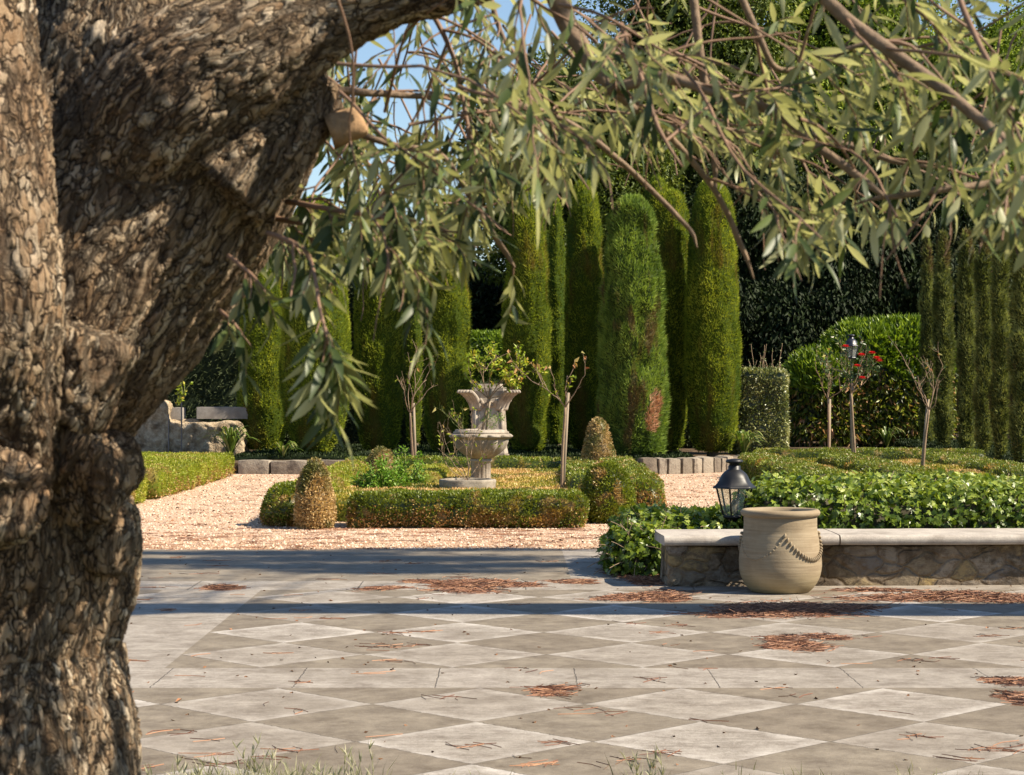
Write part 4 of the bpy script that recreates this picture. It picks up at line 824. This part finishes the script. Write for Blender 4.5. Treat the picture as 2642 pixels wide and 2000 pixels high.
piles = [(1025, 1268, .36, .36, 2000, .035, 'thick rust coloured drift of pine needles near the middle of the paving'), (480, 1272, .12, .16, 300, .02, 'small needle tuft on the paving near the olive trunk'),
 (905, 1257, .12, .14, 160, .01, 'thin scatter of needles at the far side of the thick middle drift'), (828, 1273, .17, .15, 170, .01, 'faint needle scatter left of the thick middle drift'), (1240, 1258, .16, .18, 260, .012, 'needle scatter on the pale strip in front of the ivy mound'),
 (1428, 1293, .20, .26, 800, .03, 'needle pile left of the clay pot shadow'), (1700, 1322, .50, .36, 3000, .035, 'broad dark needle drift lying in the shadow band before the clay pot'),
 (2060, 1294, .58, .30, 3200, .04, 'long rusty needle drift at the right edge before the low wall'), (1880, 1277, .34, .10, 420, .012, 'thin needle line against the foot of the low wall'),
 (1705, 1393, .14, .26, 620, .022, 'loose fan of needles on a pale diamond slab'), (1790, 1381, .17, .12, 130, .008, 'sparse needles right of the loose fan on the diamond slab'), (1185, 1494, .10, .16, 150, .010, 'few needles below the pale band of slabs'),
 (2185, 1474, .12, .08, 260, .012, 'needle wisp on the pale band of slabs at the right edge'), (2215, 1512, .08, .2, 160, .012, 'needle wisp on the nearer diamonds at the right edge'),
 (1325, 1296, .20, .14, 160, .01, 'thin needle scatter left of the pile near the pot')]
for vx, vy, rx, ry, n, h, lab in piles:
    x, y = gv(vx, vy); mb = M(); needles(mb, x, y, rx*.85, ry*.95, n, h); tag(mb.build('pine_needle_pile', G_NEED, loc=(x, y, .006)), lab, 'needle pile', 'piles of fallen pine needles')
mb = M(); needles(mb, 1.05, 15.9, .24, .75, 4200, .03, .004); tag(mb.build('pine_needle_carpet', G_NEED), 'carpet of needles on the soil between the paving and the wall end', 'needles', kind='stuff')
mb = M()
for k in range(120):
    y = 7.8+ (18.2-7.8)*random.random()**1.2; x = random.uniform(-3.2, 4.2)*y/14; needles(mb, x, y, .10, .05, random.randint(1, 7), .001, .009, w=.0015)
for k in range(150): needles(mb, random.uniform(-4.2, 1.6), random.uniform(18.4, 21.2), .2, .1, 9, .004, .006, w=.003)
for k in range(170): needles(mb, random.uniform(-4.5, 4), random.uniform(21, 34), .25, .14, 7, .004, .006, w=.004)
n = 240; y = 7.8+11*rng.random(n); p = np.stack([rng.uniform(-3, 4, n)*y/14, y, np.full(n, .012)], 1); leaves(mb, p, rv(n)*[1, 1, .15], np.array([0, 0, 1])+.5*rv(n), .035*(.4+rng.random(n)), .02, 'leaf', mi=1, curl=.8)
n = 900; y = rng.uniform(18.5, 34, n); p = np.stack([rng.uniform(-4.6, 4.6, n), y, np.full(n, .012)], 1); leaves(mb, p, rv(n)*[1, 1, .2], np.array([0, 0, 1])+.5*rv(n), .05*(.4+rng.random(n)), .03, 'leaf', mi=1, curl=.8)
tag(mb.build('leaf_litter', [G_NEED, G_LITT]), 'stray needles and crumbled leaves scattered over paving and gravel', 'litter', kind='stuff')
# gravel relief: loose stones on the path
n = 26000; p = np.stack([rng.uniform(-5, 5.2, n), 18.45+16*rng.random(n)**1.3, np.full(n, -.002)], 1); s = .009+.014*rng.random(n)
oc = np.array([[1, 0, 0], [0, 1, 0], [-1, 0, 0], [0, -1, 0], [0, 0, .8]]); f5 = np.array([[0, 1, 4], [1, 2, 4], [2, 3, 4], [3, 0, 4]]); rot = rng.random(n)*3
V = np.stack([p[:, None, 0]+s[:, None]*(oc[:, 0]*np.cos(rot)[:, None]-oc[:, 1]*np.sin(rot)[:, None]), p[:, None, 1]+s[:, None]*(oc[:, 0]*np.sin(rot)[:, None]+oc[:, 1]*np.cos(rot)[:, None])*.8, p[:, None, 2]+s[:, None]*oc[:, 2]], -1).reshape(-1, 3)
mb = M(); mb.add(V, (np.arange(n)[:, None, None]*5+f5[None]).reshape(-1, 3), rnd=np.repeat(rng.random(n), 5))
G_PEB = foliage('pebbles', [(0, (.25, .15, .09)), (.4, (.48, .33, .22)), (1, (.78, .62, .48))], .9, 0, spec=.2); tag(mb.build('loose_gravel', G_PEB), 'loose peach coloured pebbles lying over the path', 'gravel', kind='stuff')

# ------------------------------------------------------------------ dry grass in the foreground
mb = M()
def tuft(cx, cy, r, n, h):
    p = np.stack([cx+r*rng.normal(size=n), cy+.15*rng.normal(size=n), np.full(n, -.01)], 1); L = h*(.4+.7*rng.random(n)); d = np.array([0, 0, 1.])+.38*rv(n)
    leaves(mb, p, d, rv(n), L, .0045, 'blade', curl=.25+.4*rng.random(n))
def seed_stem(x, y, h):
    t = np.linspace(0, 1, 6)[:, None]; pts = np.array([x, y, 0])+np.array([random.gauss(0, .04), 0, h])*t+np.array([.03*random.gauss(0, 1), 0, 0])*t*t; mb.add(*sweep(pts, .0013, 4, False), rnd=.8)
    m = 9; k = rng.integers(3, 6, m); leaves(mb, pts[k], np.array([0, 0, 1.])+.6*rv(m), rv(m), .045, .006, 'blade', rnd=.6+.4*rng.random(m), curl=.3)
for k in range(60): tuft(random.uniform(-1.25, -.5), random.uniform(6.9, 7.4), .05, 60, .12)
for k in range(34): seed_stem(random.uniform(-1.32, -.5), random.uniform(6.8, 7.3), random.uniform(.12, .21))
for k in range(8): tuft(random.uniform(.38, .6), random.uniform(6.9, 7.3), .04, 50, .12)
for k in range(5): seed_stem(random.uniform(.42, .58), 7.1, random.uniform(.14, .2))
for k in range(160): tuft(random.uniform(-2.2, 2.2), random.uniform(5.5, 7.5), .06, 40, .07)
tag(mb.build('dry_grass', G_GRASS), 'silvery dry grass with seed heads at the near edge of the paving', 'grass', kind='stuff')
sheet('lawn', [(-30, 30, -12, 7.55, 0)], m_soil('dry_lawn', (.07, .07, .03), (.20, .18, .10), 20), .0)
# ------------------------------------------------------------------ tall pine outside the frame (its trunk shades the paving)
e = thing('pine_tree', (7.2, 13.16, 0), 'tall leaning pine standing on the paving beyond the right edge, throwing the long trunk shadow', 'tree')
mb = M(); mb.add(*sweep(spline([(7.2, 13.36, -.1), (7.2, 12.55, 3), (7.18, 11.48, 7), (7.1, 10.57, 10.4), (6.9, 10.0, 12.5)], 8), np.linspace(.44, .22, 33), 24, jit=.02), smooth=True)
mb.build('trunk', BARK_G, e); mb = M(); ml = M()
pads = [(7.0, 13.0, 12.8, 1.6, 1.3, .6, 900), (6.0, 12.4, 11.6, 1.1, .9, .4, 500), (8.0, 14.4, 12.0, 1.3, 1.0, .5, 600), (6.3, 11.6, 10.9, .8, .5, .3, 220), (8.2, 16.2, 9.6, 1.5, .28, .15, 420), (9.0, 16.9, 10.2, 1.6, .34, .15, 500), (7.6, 17.5, 9.9, 1.3, .22, .12, 300), (9.6, 15.7, 10.6, 1.0, .2, .1, 220), (10.2, 17.9, 10.7, 1.1, .2, .12, 220), (7.0, 16.6, 10.2, .8, .24, .12, 260), (10.3, 16.3, 9.9, .9, .2, .1, 180)]
for x, y, z, rx, ry, rz, n in pads:
    far = y > 15; y = y-.235*z; a = np.array([7.15, 13.33-.265*(z-1), z-.6 if far else z-1.6]); b = np.array([x, y, z-.1]); mb.add(*sweep(spline([a, (a+b)/2+[0, 0, .1], b], 6), np.linspace(.09, .025, 13)*(.22 if far else 1), 8), smooth=True)
    n = int(n*(2.4 if far else 1)); u = rng.normal(size=(n, 3))*.5; p = np.array([x, y, z])+u*np.array([rx, ry, rz]); p = np.repeat(p, 7, 0); leaves(ml, p, rv(len(p))+[0, 0, .3], rv(len(p)), .16, .020, 'tri')
mb.build('limbs', BARK_G, e); ml.build('crown', G_PINE, e)

# ------------------------------------------------------------------ olive tree in the foreground
def m_bark():
    t = NT('olive_bark'); g = t.n('Attribute', attribute_name='grain').outputs['Vector']; v = g
    for sc1, am in ((6, .05), (24, .040), (80, .016)):
        wob = t.n('TexNoise'); wob.inputs['Scale'].default_value = sc1; wob.inputs['Detail'].default_value = 2; t.L(g, wob.inputs['Vector'])
        w = t.n('VectorMath', operation='SCALE'); t.L(wob.outputs['Color'], w.inputs[0]); w.inputs['Scale'].default_value = am
        ad = t.n('VectorMath', operation='ADD'); t.L(v, ad.inputs[0]); t.L(w.outputs[0], ad.inputs[1]); v = ad.outputs[0]
    e1 = t.voro(v, 42); e2 = t.voro(v, 105); cell = t.voro(v, 105, 'F1', 1)
    fine = t.noise(g, 140, 6, .75); n1 = t.noise(g, 14, 6, .65); n3 = t.noise(t.coord(), 4, 4); msk = t.noise(g, 20, 3)
    rid = t.math('ABSOLUTE', t.math('SUBTRACT', t.noise(t.coord((1, 1, .28), src=v), 24, 6, .62), .5)); rid = t.sm(rid, .0, .06)      # long fissures
    h1 = t.sm(t.math('ADD', e1, t.math('MULTIPLY', t.sm(msk, .54, .68), .04)), .0, .05)
    h2 = t.sm(t.math('ADD', e2, t.math('MULTIPLY', t.math('SUBTRACT', n1, .5), .26)), .0, .085); s = t.n('SeparateColor'); t.L(cell, s.inputs[0])
    plate = t.ramp(s.outputs[0], [(0, (.28, .17, .09)), (.35, (.43, .29, .17)), (.7, (.58, .43, .28)), (1, (.76, .62, .46))])
    plate = t.mix(t.sm(n1, .45, .68), plate, (.19, .12, .07)); plate = t.mix(t.math('MULTIPLY', t.sm(fine, .42, .68), .6), plate, (.47, .38, .27))
    plate = t.mix(t.math('MULTIPLY', t.sm(n3, .50, .66), .5), plate, (.34, .195, .10))
    hh = t.math('MULTIPLY', h1, t.math('ADD', .12, t.math('MULTIPLY', h2, .88))); hh = t.math('MULTIPLY', hh, t.math('ADD', .25, t.math('MULTIPLY', rid, .75)))
    c = t.mix(t.math('ADD', t.math('MULTIPLY', hh, .98), t.math('MULTIPLY', fine, .06), clamp=True), (.022, .012, .007), plate)
    h = t.math('ADD', t.math('MULTIPLY', hh, .75), t.math('ADD', t.math('MULTIPLY', n1, .7), t.math('MULTIPLY', fine, .9)))
    t.fin(c, .88, t.bump(h, .014), .25)
    d = t.n('Displacement'); d.inputs['Midlevel'].default_value = 1.2; d.inputs['Scale'].default_value = .0055; t.L(h, d.inputs['Height']); t.L(d.outputs[0], t.out.inputs['Displacement'])
    t.m.displacement_method = 'DISPLACEMENT'; return t.m
OY = 2.75
main = [(-60, 3800, 560, 2.75), (-60, 2600, 440, 2.75), (-60, 2000, 428, 2.75), (-70, 1800, 404, 2.75), (-72, 1660, 384, 2.75), (-62, 1560, 396, 2.75), (-55, 1440, 412, 2.75), (-45, 1330, 405, 2.75), (-35, 1240, 380, 2.75), (-5, 1130, 352, 2.75), (35, 1030, 330, 2.75), (115, 850, 375, 2.75), (225, 650, 388, 2.76), (350, 450, 408, 2.78), (440, 250, 412, 2.8), (470, 50, 390, 2.84), (490, -250, 350, 2.9), (480, -700, 290, 3.0), (520, -1300, 230, 3.1)]
limbB = [(330, 420, 180, 2.66), (450, 255, 215, 2.62), (630, 125, 180, 2.6), (820, 25, 135, 2.6), (1000, -28, 95, 2.58), (1150, -55, 82, 2.56), (1400, -160, 72, 2.5), (1800, -380, 60, 2.4), (2300, -800, 46, 2.3)]
limbC = [(-30, 1150, 190, 2.56), (5, 900, 150, 2.47), (12, 700, 128, 2.45), (5, 480, 122, 2.46), (-15, 250, 120, 2.48), (-35, 0, 118, 2.5), (-70, -400, 105, 2.55), (-150, -900, 90, 2.6)]
knobs = [[(270, 1460, 60, 2.64), (292, 1400, 64, 2.64), (290, 1330, 52, 2.66)], [(-30, 1300, 110, 2.5), (10, 1290, 100, 2.42)], [(560, 480, 150, 2.64), (700, 330, 130, 2.66), (840, 240, 90, 2.7)], [(150, 1050, 130, 2.56), (230, 860, 130, 2.55)], [(200, 1240, 130, 2.55), (320, 1190, 62, 2.62)]]
tubes = []
for tb in [main, limbB, limbC]+knobs:
    a = spline([list(P(x, y, Y))+[r/F*Y] for x, y, r, Y in tb], 6); tubes.append(a)
mb = M()
for a in tubes: mb.add(*sweep(a[:, :3], a[:, 3]*.955, 28))
tmp = mb.build('olive_blank', []); rm = tmp.modifiers.new('r', 'REMESH'); rm.mode = 'VOXEL'; rm.voxel_size = .0055
dg = bpy.context.evaluated_depsgraph_get(); ev = tmp.evaluated_get(dg); me = ev.to_mesh(); nv = len(me.vertices)
V = np.empty(nv*3, np.float32); me.vertices.foreach_get('co', V); V = V.reshape(-1, 3).astype(float); N = np.empty(nv*3, np.float32); me.vertices.foreach_get('normal', N); N = N.reshape(-1, 3).astype(float)
li = np.empty(len(me.loops), np.int32); me.loops.foreach_get('vertex_index', li); lt = np.empty(len(me.polygons), np.int32); me.polygons.foreach_get('loop_total', lt)
q = li.reshape(-1, 4) if (lt == 4).all() else None; ev.to_mesh_clear(); bpy.data.objects.remove(tmp)
# grain coordinates: distance along the nearest limb and the two directions across it
S = []; 
for ti, a in enumerate(tubes[:3]):
    m = len(a); T = unit(np.gradient(a[:, :3], axis=0)); s = np.concatenate([[0], np.cumsum(np.linalg.norm(np.diff(a[:, :3], axis=0), axis=1))])+ti*7
    for k in range(m): S.append(np.concatenate([a[k], T[k], [s[k]]]))
S = np.array(S); best = np.full(nv, 1e9); bi = np.zeros(nv, int)
for k in range(len(S)):
    d = np.linalg.norm(V-S[k, :3], axis=1)/S[k, 3]; m = d < best; best[m] = d[m]; bi[m] = k
B = S[bi]; T = B[:, 4:7]; rel = V-B[:, :3]; al = B[:, 7]+np.sum(rel*T, 1); rel = rel-T*np.sum(rel*T, 1, keepdims=True)
ax = unit(np.cross(T, np.array([0, 1., 0]))); ay = np.cross(T, ax); gr = np.stack([np.sum(rel*ax, 1), np.sum(rel*ay, 1), al*.42], 1)
for it in range(2):
    pass
hh = .015*fbm(gr*np.array([8, 8, 3]), 3, 3)+.012*(1-2*np.abs(fbm(gr*np.array([22, 22, 5])+3, 3, 8)))*np.clip((1.9-V[:, 2])/.5+.4, .35, 1)+.006*fbm(V*24, 3, 5)
V = V+N*hh[:, None]
keep_low = V[:, 2] > -.2
olive = thing('olive_tree', (tubes[0][0, 0], 2.75, 0), 'gnarled old olive tree leaning in from the left with drooping leafy branches', 'tree')
mb = M(); mb.add(V, q, smooth=True); trunk = mb.build('trunk', m_bark(), olive)
at = trunk.data.attributes.new('grain', 'FLOAT_VECTOR', 'POINT'); at.data.foreach_set('vector', gr.astype(np.float32).ravel())
MAT_CUT = m_stone('cut_wood', (.30, .20, .12), (.42, .26, .14), (.18, .12, .08), 22, .006, 90)
a = np.array([list(P(850, 338, 2.66))+[.026], list(P(895, 324, 2.66))+[.023], list(P(918, 318, 2.66))+[.0215], list(P(934, 314, 2.66))+[.0185], list(P(941, 312, 2.66))+[.012]]); mb = M(); mb.add(*sweep(spline(a[:, :3], 3), np.interp(np.linspace(0, 4, 13), range(5), a[:, 3]), 20, jit=.003), smooth=True); mb.build('pruned_stub', MAT_CUT, olive)

OL_TW = plain('olive_twig', (.20, .14, .095), .85, .65, 45, .006, .25); OL_TWR = plain('young_olive_twig', (.21, .125, .08), .6, .35, 25, .001, .3)
G_OL = foliage('olive_leaves', [(0, (.028, .050, .014)), (.6, (.065, .095, .028)), (1, (.13, .17, .05))], .42, .42, tcol=(1, .97, .6), spec=.4,
               back=[(0, (.26, .27, .13)), (.5, (.40, .41, .22)), (1, (.58, .58, .36))])
br = [ # photo px, py, radius px, distance
 [(1380, -180, 30, 2.62), (1450, 30, 26, 2.6), (1500, 120, 23, 2.58), (1545, 190, 22, 2.56), (1575, 235, 18, 2.55)],
 [(1570, 232, 15, 2.55), (1640, 215, 13, 2.53), (1720, 202, 13, 2.5), (1850, 240, 13, 2.47), (2000, 290, 13, 2.45), (2100, 370, 12, 2.42), (2180, 430, 12, 2.4), (2290, 515, 10, 2.38), (2330, 600, 6, 2.36)],
 [(1572, 236, 12, 2.55), (1690, 320, 9, 2.6), (1790, 420, 8, 2.62), (1860, 520, 8, 2.64), (1915, 640, 7, 2.66), (1945, 720, 4, 2.66)],
 [(2040, -90, 20, 2.3), (2180, 45, 18, 2.3), (2300, 135, 17, 2.28), (2420, 220, 16, 2.26), (2540, 320, 15, 2.24), (2660, 420, 14, 2.22), (2850, 560, 12, 2.2)],
 [(870, 235, 12, 2.9), (1000, 243, 9, 2.92), (1130, 250, 8, 2.95), (1270, 262, 8, 3.0), (1380, 285, 10, 3.0), (1480, 325, 8, 3.02), (1580, 400, 8, 3.05), (1680, 490, 7, 3.1), (1780, 590, 6, 3.1), (1800, 640, 4, 3.1)],
 [(930, 345, 9, 2.8), (1020, 375, 8, 2.8), (1130, 395, 7, 2.82), (1190, 470, 7, 2.84), (1250, 570, 7, 2.86), (1310, 660, 7, 2.88), (1330, 690, 4, 2.88)],
 [(2760, 430, 13, 2.5), (2620, 468, 11, 2.48), (2480, 482, 10, 2.46), (2340, 502, 8, 2.44), (2250, 512, 5, 2.44), (2170, 540, 3, 2.44)],
 [(1780, -60, 12, 2.9), (1805, 120, 11, 2.9), (1835, 330, 11, 2.92), (1862, 560, 10, 2.95), (1880, 640, 5, 2.95)],
 [(1820, 330, 9, 2.85), (1960, 345, 8, 2.8), (2080, 345, 7, 2.78), (2200, 380, 7, 2.75), (2320, 420, 6, 2.7), (2470, 440, 4, 2.68)],
 [(700, 560, 8, 2.75), (800, 575, 7, 2.7), (960, 545, 6, 2.66), (1090, 590, 5, 2.62), (1180, 600, 3, 2.6)],
 [(740, 520, 8, 2.7), (860, 540, 7, 2.6), (980, 560, 6, 2.5), (1090, 570, 4, 2.45)],
 [(690, 600, 7, 2.5), (780, 640, 6, 2.4), (808, 700, 5, 2.35), (822, 780, 5, 2.3), (842, 870, 4, 2.28), (856, 950, 3, 2.28)],
 [(1900, -40, 10, 2.6), (1960, 100, 9, 2.6), (2010, 180, 8, 2.62), (2120, 160, 7, 2.62), (2250, 110, 6, 2.6), (2420, 130, 5, 2.6)],
 [(1600, 60, 8, 2.4), (1640, 160, 7, 2.35), (1700, 330, 6, 2.3), (1760, 430, 5, 2.28)],
 [(1050, -60, 8, 2.7), (1130, 60, 7, 2.7), (1180, 180, 6, 2.68), (1210, 330, 6, 2.66), (1230, 420, 4, 2.64)],
 [(1250, -80, 8, 3.0), (1290, 80, 7, 3.0), (1360, 200, 6, 3.0), (1420, 400, 5, 3.0), (1460, 520, 4, 3.0)],
 [(2450, -80, 9, 2.2), (2500, 60, 8, 2.15), (2560, 180, 6, 2.1), (2600, 300, 5, 2.1)],
 [(590, 660, 6, 2.5), (640, 700, 5, 2.45), (680, 745, 3, 2.42)], [(570, 800, 6, 2.55), (600, 830, 4, 2.5), (625, 860, 3, 2.5)],
 [(960, 640, 5, 2.5), (1060, 690, 4, 2.45), (1105, 800, 3, 2.42)],
]
BX = [450, 560, 640, 690, 780, 850, 900, 960, 1000, 1060, 1110, 1180, 1250, 1330, 1400, 1480, 1560, 1640, 1700, 1760, 1830, 1880, 1960, 2040, 2120, 2211, 2400]
BY = [640, 620, 660, 650, 640, 660, 650, 600, 570, 500, 500, 490, 425, 385, 370, 370, 385, 500, 600, 630, 630, 560, 545, 530, 560, 590, 600]
DX = [400, 700, 900, 1080, 1150, 1300, 1500, 1650, 1750, 2000, 2300]; DN = [1, .95, .85, .8, .8, .7, .65, .85, 1, 1, 1]
for b in br:
    b[-1] = (*b[-1][:2], min(b[-1][2], 1.2), b[-1][3])
br[7] = br[7][:3]+[(1850, 500, 6, 2.93)]; br[1] = br[1][:-1]
brs = [spline([list(P(x, y, Y))+[r/F*Y] for x, y, r, Y in b], 7) for b in br]
wood = [[b, 0] for b in brs]; r3 = random.Random(77)
def proj(p): return (CX+p[0]/p[1]*F)/K, (CY-(p[2]-H)/p[1]*F)/K
def arc(p, d, l, droop, n=9):
    pts = [np.array(p, float)]; d = np.array(d, float)
    for k in range(n): d = unit(d+np.array([r3.gauss(0, .10), r3.gauss(0, .10), r3.gauss(-droop, .10)])); pts.append(pts[-1]+d*l/n)
    return np.array(pts)
subs = []
for b in brs:
    ln = np.sum(np.linalg.norm(np.diff(b[:, :3], axis=0), axis=1))
    for k in range(int(ln/.055)):
        i = r3.randrange(2, len(b)-1); t = unit(b[i, :3]-b[i-1, :3]); subs.append(arc(b[i, :3], t*.7+np.array([r3.gauss(.1, .6), r3.gauss(0, .6), r3.gauss(.0, .5)]), r3.uniform(.12, .34), .07))
for k in range(85):       # side branches coming down from the crown above
    vx, vy = r3.uniform(620, 2400), r3.uniform(-160, 330); Y = r3.uniform(2.2, 3.9); subs.append(arc(PV(vx, vy, Y), [r3.gauss(.25, .7), r3.gauss(0, .5), r3.gauss(-.35, .4)], r3.uniform(.16, .42), .08))
for k in range(46):       # loose shoots filling the corner between trunk and branches
    vx, vy = r3.uniform(640, 1100), r3.uniform(-60, 520); Y = r3.uniform(2.95, 3.9); subs.append(arc(PV(vx, vy, Y), [r3.gauss(.4, .7), r3.gauss(0, .5), r3.gauss(-.2, .4)], r3.uniform(.16, .40), .08))
for k in range(22):
    vx, vy = r3.uniform(500, 980), r3.uniform(420, 560); Y = r3.uniform(2.9, 3.4); subs.append(arc(PV(vx, vy, Y), [r3.gauss(.3, .7), r3.gauss(0, .5), r3.gauss(-.4, .3)], r3.uniform(.10, .22), .10))
lp, ld, lnn = [], [], []; tw = []
def twig(p, d, l, force=False, droop=.10):
    n = max(4, int(l/.0135)); pts = arc(p, d, l, droop, n); ok = 0
    a = unit(np.cross(d, [r3.gauss(0, 1), r3.gauss(0, 1), r3.gauss(0, 1)]))
    for k in range(1, n+1):
        t = unit(pts[k]-pts[k-1]); a = unit(np.cross(t, a))
        for s in (-1, 1):
            if r3.random() < .14: continue
            vx, vy = proj(pts[k]); lim = np.interp(vx, BX, BY)
            if not force:
                if vy > lim-45-70*r3.random()**2: continue
                if vy > -40 and r3.random() > np.interp(vx, DX, DN): continue
                if vx < 600+max(0, 470-vy)*.62 and vy > -60 and vy < 560 and pts[k][1] < 3: continue
            dd = t*.75+a*s*.85+np.array([0, 0, -.38])+.22*rv(1)[0]; lp.append(pts[k]); ld.append(dd); lnn.append(np.array([.3, .18, .8])+.6*rv(1)[0]); ok += 1
    if ok: tw.append(pts); 
for s in subs:
    vx, vy = proj(s[-1])
    if vy > np.interp(vx, BX, BY)+10 or (vx < 620+max(0, 470-vy)*.62 and s[-1][1] < 3): continue
    wood.append([np.concatenate([s, np.linspace(.0024, .0012, len(s))[:, None]], 1), 1])
    for k in range(r3.randint(2, 4)):
        i = r3.randrange(2, len(s)); t = unit(s[i]-s[i-1]); twig(s[i], t*.8+np.array([r3.gauss(0, .6), r3.gauss(0, .6), r3.gauss(-.25, .5)]), r3.uniform(.05, .15))
def spray(pts, n, l):
    for k in range(n): i = r3.randrange(2, len(pts)); t = unit(pts[i, :3]-pts[i-1, :3]); twig(pts[i, :3], t+np.array([r3.gauss(0, .5), r3.gauss(0, .4), r3.gauss(-.3, .3)]), l*r3.uniform(.6, 1.2), True, .18)
spray(brs[11], 20, .06); spray(brs[17], 4, .055); spray(brs[18], 3, .05); spray(brs[19], 6, .055); spray(brs[9], 14, .07); spray(brs[10], 12, .07); spray(brs[5], 9, .07)
twig(brs[11][-8, :3], unit(brs[11][-1, :3]-brs[11][-8, :3]), .06, True)
# the rest of the crown, above and right of the frame
for k in range(100):
    p = np.array([r3.uniform(-.9, 2.6), r3.uniform(1.5, 4.4), r3.uniform(2.15, 3.5)])
    if proj(p)[1] > -60: continue
    twig(p, np.array([r3.gauss(0, .7), r3.gauss(0, .7), r3.gauss(-.2, .5)]), r3.uniform(.12, .24)); 
lp, ld, lnn = np.array(lp), np.array(ld), np.array(lnn); n = len(lp); print('olive leaves', n)
mb = M(); leaves(mb, lp, ld, lnn, .047*(.60+.68*rng.random(n)), .0092*(.75+.6*rng.random(n)), 'lance', curl=rng.normal(.10, .22, n), smooth=True); mb.build('foliage', G_OL, olive)
for k in range(3): pass
for b, kind in wood[:len(brs)]:
    m = M(); b[-4:, 3] = np.linspace(b[-4, 3], .0012, 4); m.add(*sweep(b[:, :3], b[:, 3], 12 if b[:, 3].max() > .006 else 8, jit=.0012), smooth=True); m.build('branch', OL_TW if b[:, 3].max() > .0045 else OL_TWR, olive)
m = M()
for b, kind in wood[len(brs):]: m.add(*sweep(b[:, :3], b[:, 3], 5, False), smooth=True)
for t in tw: m.add(*sweep(t, np.linspace(.0013, .0006, len(t)), 4, False), smooth=True)
m.build('twigs', OL_TWR, olive)
